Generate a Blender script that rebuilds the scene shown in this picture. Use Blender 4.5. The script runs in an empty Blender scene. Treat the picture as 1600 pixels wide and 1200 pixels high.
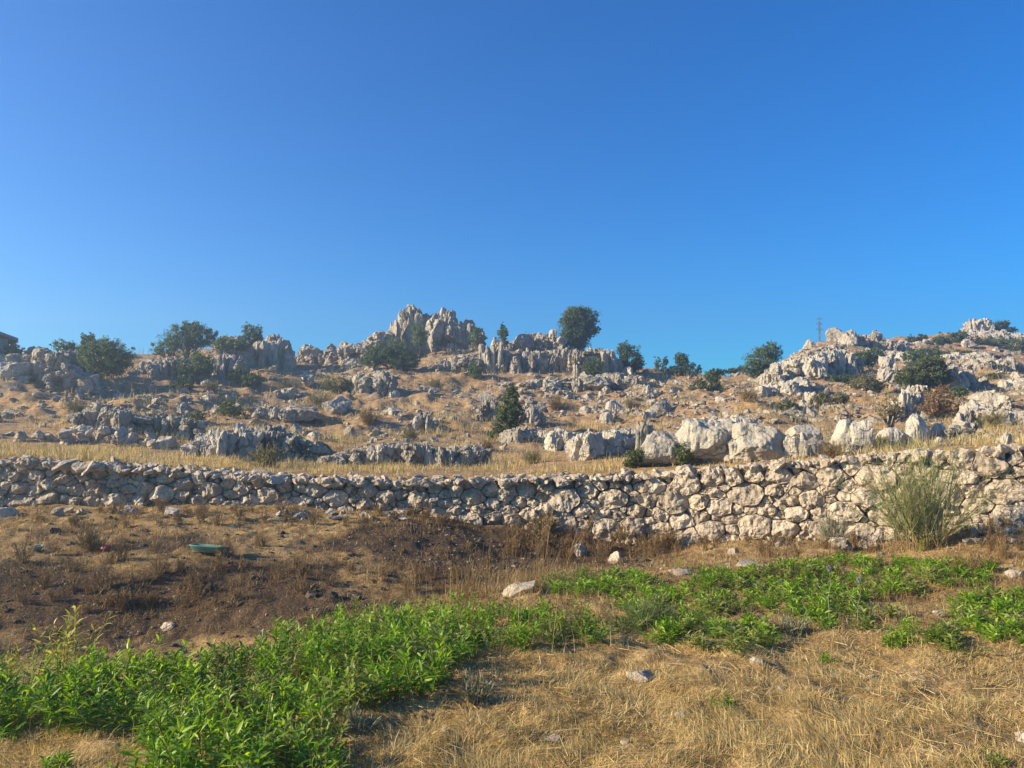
import bpy, math, random, time
import numpy as np
from mathutils import Vector, Matrix
T0 = time.time()
R = math.radians
rng = np.random.default_rng(7)
random.seed(7)
sc = bpy.context.scene
COL = sc.collection

# ------------------------------------------------------------------ camera, sky, sun, exposure
EYE = 1.7
F = 1208.0
PITCH = math.atan(50 / F)
cam_d = bpy.data.cameras.new('camera')
cam = bpy.data.objects.new('camera', cam_d); COL.objects.link(cam)
cam_d.sensor_fit = 'HORIZONTAL'; cam_d.sensor_width = 36.0
cam_d.lens = 36.0 * F / 1600.0
cam_d.clip_start = 0.05; cam_d.clip_end = 8000
cam.location = (0, 0, EYE)
cam.rotation_euler = (math.pi / 2 + PITCH, 0, 0)
sc.camera = cam

SUN_EL = R(23); SUN_AZ = R(-99)          # azimuth measured from +Y, negative is left
sun_dir = Vector((math.sin(SUN_AZ) * math.cos(SUN_EL), math.cos(SUN_AZ) * math.cos(SUN_EL), math.sin(SUN_EL)))
world = bpy.data.worlds.new('World'); sc.world = world; world.use_nodes = True
wn = world.node_tree; wn.nodes.clear()
w_out = wn.nodes.new('ShaderNodeOutputWorld'); w_bg = wn.nodes.new('ShaderNodeBackground')
sky = wn.nodes.new('ShaderNodeTexSky'); sky.sky_type = 'NISHITA'; sky.sun_disc = False
sky.sun_elevation = SUN_EL; sky.sun_rotation = SUN_AZ
sky.altitude = 1200; sky.air_density = 1.0; sky.dust_density = 0.6; sky.ozone_density = 3.0
hs = wn.nodes.new('ShaderNodeHueSaturation')
hs.inputs['Saturation'].default_value = 1.28; hs.inputs['Value'].default_value = 1.0; hs.inputs['Hue'].default_value = 0.5
wn.links.new(sky.outputs[0], hs.inputs['Color']); 
tint = wn.nodes.new('ShaderNodeMix'); tint.data_type = 'RGBA'; tint.blend_type = 'MULTIPLY'; tint.inputs[0].default_value = 1.0
tint.inputs[7].default_value = (0.20, 0.94, 1.34, 1)          # the phone's rendering of a deep blue sky
wn.links.new(hs.outputs[0], tint.inputs[6]); wn.links.new(tint.outputs[2], w_bg.inputs['Color'])
w_bg.inputs['Strength'].default_value = 0.069
wn.links.new(w_bg.outputs[0], w_out.inputs[0])
sl = bpy.data.lights.new('sun', 'SUN'); sl.energy = 5.0; sl.angle = R(0.6); sl.color = (1.0, 0.83, 0.60)
so = bpy.data.objects.new('sun', sl); COL.objects.link(so)
so.rotation_euler = sun_dir.to_track_quat('Z', 'Y').to_euler()
sc.view_settings.view_transform = 'Standard'; sc.view_settings.look = 'None'
sc.view_settings.exposure = 1.12; sc.view_settings.gamma = 1.0
sc.render.engine = 'CYCLES'
sc.cycles.max_bounces = 6; sc.cycles.diffuse_bounces = 3; sc.cycles.glossy_bounces = 2
sc.cycles.transmission_bounces = 3; sc.cycles.transparent_max_bounces = 4; sc.cycles.volume_bounces = 0
sc.cycles.use_denoising = True
sc.render.resolution_x = 1024; sc.render.resolution_y = 768

# ------------------------------------------------------------------ numeric noise
def _h(ix, iy, iz, s):
    n = (ix.astype(np.uint32) * np.uint32(374761393)) ^ (iy.astype(np.uint32) * np.uint32(668265263)) ^ (iz.astype(np.uint32) * np.uint32(2147483647)) ^ np.uint32((s * 1274126177) & 0xffffffff)
    n = (n ^ (n >> np.uint32(13))) * np.uint32(1274126177)
    n = (n ^ (n >> np.uint32(16))) * np.uint32(2246822519)
    n = n ^ (n >> np.uint32(15))
    return n.astype(np.float64) / 2147483648.0 - 1.0
def vnoise(P, s=0):
    P = np.asarray(P, dtype=np.float64)
    I = np.floor(P).astype(np.int64); f = P - I; f = f * f * f * (f * (f * 6 - 15) + 10)
    x, y, z = (I[:, 0] & 0xffffffff), (I[:, 1] & 0xffffffff), (I[:, 2] & 0xffffffff)
    x1, y1, z1 = ((I[:, 0] + 1) & 0xffffffff), ((I[:, 1] + 1) & 0xffffffff), ((I[:, 2] + 1) & 0xffffffff)
    fx, fy, fz = f[:, 0], f[:, 1], f[:, 2]
    def L(a, b, t): return a + (b - a) * t
    return L(L(L(_h(x, y, z, s), _h(x1, y, z, s), fx), L(_h(x, y1, z, s), _h(x1, y1, z, s), fx), fy),
             L(L(_h(x, y, z1, s), _h(x1, y, z1, s), fx), L(_h(x, y1, z1, s), _h(x1, y1, z1, s), fx), fy), fz)
def fbm(P, o=4, s=0):
    a = 1.0; t = 0; r = 0; P = np.array(P, dtype=np.float64)
    for k in range(o):
        r = r + a * vnoise(P, s + k * 17); t += a; a *= 0.5; P = P * 2.03 + 5.3
    return r / t
def n2(x, y, f, o=3, s=0):
    x = np.asarray(x, float); y = np.asarray(y, float)
    return fbm(np.stack([x.ravel() * f, y.ravel() * f, np.zeros(x.size)], 1), o, s).reshape(x.shape)

# ------------------------------------------------------------------ pixels <-> world (to read positions off the photograph)
cp, sp = math.cos(PITCH), math.sin(PITCH)
def ray(px, py):
    X = (px - 800) / F; Y = -(py - 600) / F
    return X, cp - Y * sp, sp + Y * cp
def P3(px, py, d):
    x, y, z = ray(px, py); k = d / y
    return (x * k, d, EYE + z * k)
def project(x, y, z):
    dz = z - EYE; f = y * cp + dz * sp; u = -y * sp + dz * cp
    f = np.maximum(f, 1e-3)
    return 800 + F * x / f, 600 - F * u / f

# ------------------------------------------------------------------ terrain
WPX = np.array([-400, 0, 200, 400, 600, 800, 1000, 1200, 1400, 1600, 1900.])
WD  = np.array([13.2, 13.0, 13.0, 13.0, 12.95, 12.8, 12.4, 11.5, 10.6, 9.8, 8.9])
WTOPY = np.array([700, 722, 731, 746, 753, 752, 743, 729, 712, 701, 695.])
WBASY = np.array([794, 794, 790, 788, 796, 822, 848, 840, 840, 808, 796.])
def wall_d(u): return np.interp(800 + u * F, WPX, WD)
low = {   # px: (depth, z) in front of the wall
 -400: [(3,-.05),(5,.05),(6.0,.3),(7,.15),(8.3,.3),(9.0,.4),(9.8,.3),(11,.3),(13,.5)],
 -150: [(3,-.05),(5,-.1),(6.3,-.1),(7.4,-.3),(8.4,-.28),(9.3,.02),(11,.05),(13,.15)],
 0:   [(3,-.05),(5,-.12),(6.3,-.3),(7.4,-.6),(8.4,-.6),(9.3,-.06),(11,.0),(12.3,.14),(12.9,.19)],
 280: [(3,-.05),(5,-.08),(6.3,-.35),(7.4,-.68),(8.3,-.66),(9.4,-.06),(11,.02),(12.3,.14),(12.9,.2)],
 400: [(3,-.05),(5,-.05),(6.3,-.25),(7.4,-.6),(8.0,-.6),(9.0,-.16),(11,-.02),(12.3,.14),(12.9,.2)],
 500: [(3,-.03),(5,-.02),(6.3,-.15),(7.4,-.45),(8.2,-.38),(9.0,-.25),(11,-.05),(12.3,.14),(12.9,.2)],
 650: [(3,.0),(5,.0),(6.3,-.05),(7.4,-.25),(8.2,-.42),(9.2,-.35),(11,-.12),(12.3,.03),(12.9,.12)],
 800: [(3,.0),(5,.0),(6.3,.0),(7.4,-.08),(8.2,-.16),(9.2,-.30),(11,-.42),(12.8,-.15)],
 1000:[(3,.0),(5,.0),(7,.0),(8.5,-.05),(10,-.2),(11.3,-.42),(12.4,-.35)],
 1200:[(3,.02),(5,.03),(7,.0),(9,.0),(10.5,-.1),(11.5,-.11)],
 1400:[(3,.05),(5,.08),(7,.05),(9,.03),(10.6,.0)],
 1600:[(3,.08),(5,.12),(6.5,.1),(8,.1),(9,.27),(9.8,.42)],
 1900:[(3,.1),(5,.15),(6.5,.2),(8,.3),(9,.4)]}
up = {    # px: (depth, picture row of the ground) behind the wall
 -400:[(13.6,700),(19,670),(20,650),(26,600),(34,520),(45,500)],
 0:  [(13.6,710),(17,697),(19,693),(19.7,672),(24,650),(27,638),(29,605),(33,570),(37,550),(45,548),(60,560)],
 200:[(13.6,722),(17,708),(19,702),(19.9,672),(25,650),(32,615),(40,585),(50,562),(60,558),(75,575)],
 300:[(13.6,728),(17,716),(19,708),(21,680),(26,655),(33,622),(40,588),(46,560),(52,552),(60,556)],
 400:[(13.6,736),(17,722),(19,712),(20.5,690),(26,662),(34,625),(42,592),(47,560),(52,550),(60,560)],
 470:[(13.6,739),(17,726),(19,716),(20.5,692),(26,665),(34,632),(42,600),(49,578),(54,572),(62,575)],
 600:[(13.6,742),(17,730),(19,722),(20.3,700),(26,672),(34,636),(42,600),(50,565),(56,545),(64,545)],
 700:[(13.6,743),(17,731),(19,724),(20.5,700),(26,675),(34,640),(43,600),(50,562),(53,549),(60,545)],
 800:[(13.5,743),(17,731),(20,715),(24,692),(29,668),(35,640),(41,612),(45,590),(48,558),(53,540),(60,545)],
 900:[(13.3,738),(17,718),(22,698),(29,664),(36,632),(42,604),(46,580),(49,550),(54,541),(62,545)],
 1000:[(13.1,733),(17,712),(20,696),(25,672),(31,648),(38,618),(44,598),(50,584),(60,580),(70,590)],
 1100:[(12.8,728),(16,714),(20,700),(24,655),(30,638),(38,612),(46,597),(56,590),(66,592)],
 1200:[(12.2,720),(15.5,708),(19,690),(22,652),(30,630),(38,608),(46,592),(56,588),(66,592)],
 1250:[(12.0,716),(15.5,704),(19,686),(23,655),(30,630),(38,600),(44,575),(50,555),(58,548),(70,555)],
 1300:[(11.8,712),(15,702),(20,680),(26,652),(32,630),(39,603),(46,572),(54,540),(62,528),(75,540)],
 1400:[(11.4,703),(14,698),(18,682),(26,650),(34,622),(42,592),(52,562),(64,534),(74,531),(85,545)],
 1530:[(10.8,696),(13,692),(17,672),(24,645),(32,618),(42,588),(54,552),(68,522),(78,515),(90,530)],
 1600:[(10.5,693),(13,686),(17,664),(24,640),(32,613),(42,587),(54,556),(68,530),(78,526),(90,540)],
 1900:[(9.6,690),(13,680),(17,655),(24,630),(32,600),(42,575),(54,550),(68,525),(78,520),(90,540)]}
UG = np.linspace(-0.95, 0.95, 951)
DG = np.concatenate([np.arange(0, 22, 0.04), np.arange(22, 100, 0.12)])
def smooth1(a, n, ax):
    k = np.hanning(n * 2 + 3)[1:-1]; k /= k.sum()
    pad = [(0, 0), (0, 0)]; pad[ax] = (n, n)
    b = np.pad(a, pad, mode='edge')
    return np.apply_along_axis(lambda m: np.convolve(m, k, 'valid'), ax, b)
DS = np.arange(0, 100, 0.25)
def table(cols, rows, fall):
    pxs = sorted(cols); Z = []
    for p in pxs:
        dd = np.array([q[0] for q in cols[p]], float)
        zz = np.array([(P3(p, q[1], q[0])[2] if rows else q[1]) for q in cols[p]], float)
        if fall:
            dd = np.append(dd, [dd[-1] + 40]); zz = np.append(zz, [max(0.0, zz[-1] - 6)])
        Z.append(np.interp(DS, dd, zz))
    Z = smooth1(np.array(Z), 3 if rows else 2, 1)
    PX = 800 + UG * F
    us = np.arange(-420, 1920, 20.)
    Zu = np.array([np.interp(us, pxs, Z[:, j]) for j in range(len(DS))]).T
    Zu = smooth1(Zu, 2, 0)
    Zf = np.array([np.interp(PX, us, Zu[:, j]) for j in range(len(DS))]).T
    return np.array([np.interp(DG, DS, Zf[i]) for i in range(len(UG))])
ZL = table(low, False, False); ZU = table(up, True, True)
GU, GD = np.meshgrid(UG, DG, indexing='ij')
GX = GU * GD; GY = GD
wd = wall_d(GU)
bump_l = n2(GX, GY, 1.3, 4, 3) * 0.07 + n2(GX, GY, 5, 3, 9) * 0.045
amp = np.clip((GD - wd - 6.0) / 8, 0.05, 1)
bump_u = (n2(GX, GY, 0.45, 4, 21) * 0.42 + n2(GX, GY, 1.7, 3, 5) * 0.22) * amp + n2(GX, GY, 5, 3, 14) * 0.02
tt = np.clip((GD - wd - 0.12) / 0.22, 0, 1)
ZT = (ZL + bump_l) * (1 - tt) + (ZU + bump_u) * tt
def HT(u, d, tab=None):
    tab = ZT if tab is None else tab
    u = np.clip(np.asarray(u, float), -0.949, 0.949); d = np.clip(np.asarray(d, float), 0, 99.5)
    fu = (u + 0.95) / 1.9 * 950; iu = fu.astype(int); fu = fu - iu
    fd = np.where(d < 22, d / 0.04, 550 + (d - 22) / 0.12); idd = np.minimum(fd.astype(int), len(DG) - 2); fd = fd - idd
    a = tab[iu, idd] * (1 - fd) + tab[iu, idd + 1] * fd
    b = tab[iu + 1, idd] * (1 - fd) + tab[iu + 1, idd + 1] * fd
    return a * (1 - fu) + b * fu
def H(x, y):
    x = np.asarray(x, float); y = np.asarray(y, float)
    th = np.arctan2(x, y); r = np.hypot(x, y)
    tc = np.clip(th, -R(43), R(43))
    z = HT(np.tan(tc), np.minimum(r * np.cos(tc), 99))
    w = np.clip((R(110) - np.abs(th)) / R(50), 0, 1); w = w * w * (3 - 2 * w)
    far = np.clip((r - 95) / 80, 0, 1)
    return z * w * (1 - far)
_ds = np.concatenate([np.arange(2.5, 22, 0.03), np.arange(22, 95, 0.1)])
def G(px, py, dmin=2.5):
    """where the sight line of a picture point first meets the ground"""
    x, y, z = ray(px, py)
    ds = _ds[_ds >= dmin]
    xs = x / y * ds; zs = EYE + z / y * ds
    hit = np.nonzero(H(xs, ds) >= zs)[0]
    d = ds[hit[0]] if len(hit) else 60.0
    X = x / y * d
    return float(X), float(d), float(H(X, d))
def GU_(px, py): return G(px, py, float(wall_d((px - 800) / F)) + 0.4)

# ------------------------------------------------------------------ mesh helpers
def mesh_np(name, V, Fc, mat, rnd=None, smooth=False):
    """V (N,3), Fc (M,k) all faces with k corners"""
    me = bpy.data.meshes.new(name)
    V = np.ascontiguousarray(V, dtype=np.float32); Fc = np.ascontiguousarray(Fc, dtype=np.int32)
    n, k = Fc.shape
    me.vertices.add(len(V)); me.vertices.foreach_set('co', V.ravel())
    me.loops.add(n * k); me.loops.foreach_set('vertex_index', Fc.ravel())
    me.polygons.add(n)
    me.polygons.foreach_set('loop_start', np.arange(0, n * k, k, dtype=np.int32))
    me.polygons.foreach_set('loop_total', np.full(n, k, dtype=np.int32))
    me.polygons.foreach_set('use_smooth', np.full(n, smooth, dtype=bool))
    me.update(calc_edges=True)
    if rnd is not None:
        a = me.attributes.new('rnd', 'FLOAT', 'POINT'); a.data.foreach_set('value', np.ascontiguousarray(rnd, dtype=np.float32))
    me.materials.append(mat)
    return me
def link(name, me, parent=None, loc=(0, 0, 0)):
    o = bpy.data.objects.new(name, me); COL.objects.link(o); o.location = loc
    if parent is not None: o.parent = parent
    return o
def tag(o, label, cat, group=None, kind=None):
    if label: o['label'] = label
    if cat: o['category'] = cat
    if group: o['group'] = group
    if kind: o['kind'] = kind
    return o
def empty(name, loc, rz=0.0, s=1.0):
    o = bpy.data.objects.new(name, None); COL.objects.link(o); o.location = loc; o.rotation_euler = (0, 0, rz); o.scale = (s, s, s)
    o.empty_display_size = 0.2
    return o
def copy_tree(root):
    c = root.copy(); COL.objects.link(c)
    for ch in root.children:
        k = ch.copy(); COL.objects.link(k); k.parent = c
    return c
class Acc:
    def __init__(s): s.V = []; s.F = []; s.R = []; s.n = 0
    def add(s, V, Fc, r=None):
        s.V.append(V); s.F.append(Fc + s.n); s.n += len(V)
        s.R.append(np.full(len(V), rng.random()) if r is None else (np.full(len(V), r) if np.isscalar(r) else r))
    def mesh(s, name, mat, smooth=False, origin=(0, 0, 0)):
        return mesh_np(name, np.concatenate(s.V) - np.array(origin), np.concatenate(s.F), mat, np.concatenate(s.R), smooth)

# ico spheres
def _ico(level):
    t = (1 + 5 ** .5) / 2
    V = [(-1, t, 0), (1, t, 0), (-1, -t, 0), (1, -t, 0), (0, -1, t), (0, 1, t), (0, -1, -t), (0, 1, -t), (t, 0, -1), (t, 0, 1), (-t, 0, -1), (-t, 0, 1)]
    Fc = [(0, 11, 5), (0, 5, 1), (0, 1, 7), (0, 7, 10), (0, 10, 11), (1, 5, 9), (5, 11, 4), (11, 10, 2), (10, 7, 6), (7, 1, 8), (3, 9, 4), (3, 4, 2), (3, 2, 6), (3, 6, 8), (3, 8, 9), (4, 9, 5), (2, 4, 11), (6, 2, 10), (8, 6, 7), (9, 8, 1)]
    V = [np.array(v) / np.linalg.norm(v) for v in V]
    for _ in range(level):
        c = {}; N = []
        def mid(a, b):
            k = (min(a, b), max(a, b))
            if k not in c:
                m = V[a] + V[b]; V.append(m / np.linalg.norm(m)); c[k] = len(V) - 1
            return c[k]
        for a, b, d in Fc:
            x, y, z = mid(a, b), mid(b, d), mid(d, a)
            N += [(a, x, z), (b, y, x), (d, z, y), (x, y, z)]
        Fc = N
    return np.array(V), np.array(Fc, dtype=np.int32)
ICO = [_ico(k) for k in range(6)]

def rock(level, size, p=3.2, cuts=9, rough=0.10, flute=0.0, taper=0.0, ff=2.2, cr=(0.55, 0.95), strata=0.0):
    """one weathered limestone block, centre at its middle, half sizes = size"""
    V, Fc = ICO[level]
    V = V / (np.abs(V) ** p).sum(1, keepdims=True) ** (1 / p)
    off = rng.random(3) * 100
    for _ in range(cuts):
        n = rng.normal(size=3); n /= np.linalg.norm(n); c = rng.uniform(*cr)
        d = V @ n; m = np.maximum(d - c, 0)
        V = V - np.outer(m, n) * 0.95
    size = np.array(size, float); asp = size / size.max()
    Q = V * asp
    if rough:
        V = V * (1 + rough * fbm(Q * 2.2 + off, 4 if level > 2 else 2, 1)[:, None] * 1.6)
    if flute:
        q = vnoise(np.stack([V[:, 0] * ff * asp[0] / asp[2] + off[0], V[:, 1] * ff * asp[1] / asp[2] + off[1], V[:, 2] * 0.35 + off[2]], 1), 3)
        q2 = vnoise(np.stack([V[:, 0] * ff * 2.3 * asp[0] / asp[2] + off[0], V[:, 1] * ff * 2.3 * asp[1] / asp[2] + off[1], V[:, 2] * 0.8 + off[2]], 1), 8)
        g = -flute * (1 - np.minimum(1, np.abs(q) * 3.0)) - flute * 0.5 * (1 - np.minimum(1, np.abs(q2) * 3.0))
        V[:, :2] *= (1 + g)[:, None]
        top = np.maximum(V[:, 2], 0) ** 2
        V[:, 2] += top * g * .7
    if strata:
        g = np.minimum(1, np.abs(((V[:, 2] + vnoise(Q * 1.5 + off, 4) * 0.12) * 1.3 + 10) % 1.0 - .5) * 9)
        V[:, :2] *= (1 - strata * (1 - g))[:, None]
    if taper:
        V[:, :2] *= (1 - taper * np.clip((V[:, 2] + 1) / 2, 0, 1))[:, None]
    return V * size, Fc
def rotz(V, a):
    c, s = math.cos(a), math.sin(a)
    return np.stack([V[:, 0] * c - V[:, 1] * s, V[:, 0] * s + V[:, 1] * c, V[:, 2]], 1)
def rot(V, ax, ay, az):
    M = np.array(Matrix.Rotation(az, 3, 'Z') @ Matrix.Rotation(ay, 3, 'Y') @ Matrix.Rotation(ax, 3, 'X'))
    return V @ M.T

# ------------------------------------------------------------------ materials
def nt(name):
    m = bpy.data.materials.new(name); m.use_nodes = True
    t = m.node_tree; b = t.nodes['Principled BSDF']; return m, t, b
def N(t, ty, **kw):
    n = t.nodes.new(ty)
    for k, v in kw.items(): setattr(n, k, v)
    return n
def noise(t, scale, detail=4, rough=0.55, vec=None, w=None):
    n = N(t, 'ShaderNodeTexNoise'); n.inputs['Scale'].default_value = scale; n.inputs['Detail'].default_value = detail; n.inputs['Roughness'].default_value = rough
    if vec is not None: t.links.new(vec, n.inputs['Vector'])
    return n
def ramp(t, fac, stops, interp='LINEAR'):
    r = N(t, 'ShaderNodeValToRGB'); r.color_ramp.interpolation = interp
    while len(r.color_ramp.elements) < len(stops): r.color_ramp.elements.new(0.5)
    for e, (p, c) in zip(r.color_ramp.elements, stops):
        e.position = p; e.color = (c[0], c[1], c[2], 1) if not np.isscalar(c) else (c, c, c, 1)
    t.links.new(fac, r.inputs[0]); return r
def mix(t, fac, a, b, mode='MIX'):
    m = N(t, 'ShaderNodeMix', data_type='RGBA', blend_type=mode)
    for sck, v in ((m.inputs[0], fac), (m.inputs[6], a), (m.inputs[7], b)):
        if isinstance(v, (int, float)): sck.default_value = v
        elif isinstance(v, tuple): sck.default_value = (*v, 1)
        else: t.links.new(v, sck)
    return m.outputs[2]
def math_(t, op, a, b=None):
    m = N(t, 'ShaderNodeMath', operation=op)
    for i, v in enumerate((a, b)):
        if v is None: continue
        if isinstance(v, (int, float)): m.inputs[i].default_value = v
        else: t.links.new(v, m.inputs[i])
    return m.outputs[0]
def bump(t, b, h, strength, dist):
    n = N(t, 'ShaderNodeBump'); n.inputs['Strength'].default_value = strength; n.inputs['Distance'].default_value = dist
    t.links.new(h, n.inputs['Height']); t.links.new(n.outputs[0], b.inputs['Normal'])
def rock_mat(name, c1, c2, c3, sc_=1.0, dist=0.04, crack=1.3):
    m, t, b = nt(name)
    geo = N(t, 'ShaderNodeNewGeometry'); pos = geo.outputs['Position']
    mp = N(t, 'ShaderNodeMapping'); mp.inputs['Scale'].default_value = (1, 1, 0.35); t.links.new(pos, mp.inputs['Vector'])
    a = noise(t, 1.6 * sc_, 6, 0.65, pos); st = noise(t, 5 * sc_, 5, 0.6, mp.outputs[0]); fn = noise(t, 26 * sc_, 4, 0.7, pos)
    at = N(t, 'ShaderNodeAttribute', attribute_name='rnd'); oi = N(t, 'ShaderNodeObjectInfo')
    rs = math_(t, 'FRACT', math_(t, 'ADD', at.outputs['Fac'], oi.outputs['Random']))
    f = math_(t, 'ADD', math_(t, 'MULTIPLY', a.outputs[0], 0.75), math_(t, 'MULTIPLY', rs, 0.30))
    col = ramp(t, f, [(0.30, c2), (0.50, c1), (0.72, c3)]).outputs[0]
    col = mix(t, ramp(t, st.outputs[0], [(0.42, 0.55), (0.60, 0.0)]).outputs[0], col, c2)
    col = mix(t, ramp(t, fn.outputs[0], [(0.30, 0.6), (0.45, 0.0)]).outputs[0], col, (c2[0] * .55, c2[1] * .55, c2[2] * .55))
    vo = N(t, 'ShaderNodeTexVoronoi', feature='F1'); vo.inputs['Scale'].default_value = 9 * sc_; t.links.new(mp.outputs[0], vo.inputs['Vector'])
    wob = N(t, 'ShaderNodeVectorMath', operation='MULTIPLY_ADD'); t.links.new(noise(t, 2.2 * sc_, 4, 0.6, pos).outputs['Color'], wob.inputs[0]); wob.inputs[1].default_value = (.5, .5, .5); t.links.new(pos, wob.inputs[2])
    ve = N(t, 'ShaderNodeTexVoronoi', feature='DISTANCE_TO_EDGE'); ve.inputs['Scale'].default_value = crack * sc_; t.links.new(wob.outputs[0], ve.inputs['Vector'])
    ck = ramp(t, ve.outputs['Distance'], [(0.0, 1.0), (0.035, 0.0)]).outputs[0]
    gate = ramp(t, noise(t, 1.1 * sc_, 3, 0.6, pos).outputs[0], [(0.46, 0.0), (0.56, 0.85)]).outputs[0]
    ck = math_(t, 'MULTIPLY', ck, gate)
    col = mix(t, ck, col, (c2[0] * .35, c2[1] * .33, c2[2] * .3))
    lich = ramp(t, noise(t, 3.3 * sc_, 6, 0.75, pos).outputs[0], [(0.56, 0.0), (0.64, 0.6)]).outputs[0]
    col = mix(t, lich, col, (c2[0] * .75, c2[1] * .8, c2[2] * .85))
    t.links.new(col, b.inputs['Base Color']); b.inputs['Roughness'].default_value = 0.92; b.inputs['Specular IOR Level'].default_value = 0.25
    h = math_(t, 'ADD', math_(t, 'MULTIPLY', st.outputs[0], 1.0), math_(t, 'MULTIPLY', fn.outputs[0], 0.45))
    h = math_(t, 'SUBTRACT', h, math_(t, 'MULTIPLY', ck, .6))
    h = math_(t, 'ADD', h, math_(t, 'MULTIPLY', vo.outputs['Distance'], 0.35))
    bump(t, b, h, 0.9, dist)
    return m
M_ROCK = rock_mat('limestone', (0.46, 0.395, 0.29), (0.24, 0.215, 0.17), (0.60, 0.525, 0.40), 1.0, 0.10)
M_BOULDER = rock_mat('smooth_limestone', (0.50, 0.445, 0.34), (0.36, 0.325, 0.26), (0.58, 0.52, 0.40), 1.4, 0.05)
M_WALL = rock_mat('wall_stone', (0.56, 0.46, 0.335), (0.37, 0.30, 0.215), (0.68, 0.58, 0.43), 2.6, 0.035)
M_WHITE = rock_mat('white_stone', (0.46, 0.39, 0.29), (0.27, 0.225, 0.165), (0.56, 0.49, 0.37), 5, 0.01)

def leaf_mat(name, c1, c2, c3, trans=0.35, spec=0.3, rough=0.5, freq=1.2):
    m, t, b = nt(name)
    at = N(t, 'ShaderNodeAttribute', attribute_name='rnd'); oi = N(t, 'ShaderNodeObjectInfo')
    geo = N(t, 'ShaderNodeNewGeometry'); nz = noise(t, freq, 3, 0.5, geo.outputs['Position'])
    f = math_(t, 'ADD', math_(t, 'MULTIPLY', at.outputs['Fac'], 0.55), math_(t, 'MULTIPLY', nz.outputs[0], 0.35))
    f = math_(t, 'ADD', f, math_(t, 'MULTIPLY', oi.outputs['Random'], 0.15))
    col = ramp(t, f, [(0.15, c1), (0.5, c2), (0.9, c3)]).outputs[0]
    t.links.new(col, b.inputs['Base Color']); b.inputs['Roughness'].default_value = rough; b.inputs['Specular IOR Level'].default_value = spec
    tr = N(t, 'ShaderNodeBsdfTranslucent'); hs_ = N(t, 'ShaderNodeHueSaturation'); hs_.inputs['Value'].default_value = 1.3; hs_.inputs['Saturation'].default_value = 1.1
    t.links.new(col, hs_.inputs['Color']); t.links.new(hs_.outputs[0], tr.inputs['Color'])
    ms = N(t, 'ShaderNodeMixShader'); ms.inputs[0].default_value = trans
    t.links.new(b.outputs[0], ms.inputs[1]); t.links.new(tr.outputs[0], ms.inputs[2])
    t.links.new(ms.outputs[0], t.nodes['Material Output'].inputs[0])
    return m
M_TREE = leaf_mat('tree_foliage', (0.05, 0.085, 0.03), (0.105, 0.15, 0.055), (0.20, 0.25, 0.10), 0.35)
M_BUSH = leaf_mat('bush_foliage', (0.055, 0.075, 0.022), (0.11, 0.135, 0.04), (0.19, 0.205, 0.075), 0.3)
M_BROOM = leaf_mat('broom_foliage', (0.10, 0.12, 0.035), (0.18, 0.18, 0.065), (0.30, 0.26, 0.11), 0.3)
M_WEED = leaf_mat('green_leaf', (0.065, 0.125, 0.004), (0.16, 0.30, 0.010), (0.44, 0.58, 0.06), 0.45, 0.45, 0.42, 1.7)
M_WEED2 = leaf_mat('olive_leaf', (0.10, 0.13, 0.02), (0.22, 0.27, 0.05), (0.42, 0.44, 0.13), 0.4, 0.4, 0.5, 1.7)
M_FERN = leaf_mat('feathery_leaf', (0.11, 0.19, 0.04), (0.20, 0.30, 0.08), (0.32, 0.42, 0.14), 0.4)
M_YELLOW = leaf_mat('yellowing_leaf', (0.18, 0.20, 0.02), (0.38, 0.36, 0.06), (0.62, 0.56, 0.20), 0.4)
M_GREY = leaf_mat('grey_green_leaf', (0.18, 0.20, 0.12), (0.28, 0.30, 0.19), (0.42, 0.42, 0.30), 0.3)
M_BROOMW = leaf_mat('wispy_broom', (0.17, 0.20, 0.05), (0.31, 0.34, 0.12), (0.46, 0.47, 0.20), 0.3)
M_STRAW = leaf_mat('dry_grass', (0.20, 0.135, 0.05), (0.54, 0.40, 0.15), (0.86, 0.74, 0.40), 0.35, 0.3, 0.6, 1.0)
M_BROWN = leaf_mat('dead_weed', (0.11, 0.065, 0.027), (0.26, 0.165, 0.068), (0.46, 0.33, 0.15), 0.25)
M_SHRUB = leaf_mat('dry_shrub_twig', (0.16, 0.11, 0.045), (0.30, 0.21, 0.09), (0.42, 0.33, 0.15), 0.3)
M_OLIVE = leaf_mat('olive_grass', (0.14, 0.13, 0.05), (0.25, 0.22, 0.09), (0.40, 0.34, 0.16), 0.3)
def plain(name, c, rough=0.7, metal=0.0, var=0.25, sc_=8):
    m, t, b = nt(name)
    geo = N(t, 'ShaderNodeNewGeometry'); n = noise(t, sc_, 5, 0.6, geo.outputs['Position'])
    col = ramp(t, n.outputs[0], [(0.3, tuple(q * (1 - var) for q in c)), (0.7, tuple(min(1, q * (1 + var)) for q in c))]).outputs[0]
    t.links.new(col, b.inputs['Base Color']); b.inputs['Roughness'].default_value = rough; b.inputs['Metallic'].default_value = metal
    bump(t, b, n.outputs[0], 0.3, 0.01)
    return m
M_BARK = plain('bark', (0.11, 0.085, 0.06), 0.9, 0, 0.4, 20)
M_SOIL = plain('packed_earth', (0.16, 0.11, 0.07), 0.95, 0, 0.4, 14)
M_STEEL = plain('galvanised_steel', (0.22, 0.24, 0.27), 0.5, 0.6)
M_PLASTER = plain('grey_plaster', (0.40, 0.38, 0.37), 0.9, 0, 0.12, 3)
M_ROOF = plain('roof_sheet', (0.24, 0.22, 0.22), 0.7)
M_GREENP = plain('green_plastic', (0.11, 0.22, 0.15), 0.6, 0, 0.3)
M_TEAL = plain('teal_plastic', (0.18, 0.26, 0.22), 0.6, 0, 0.3)
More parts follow.
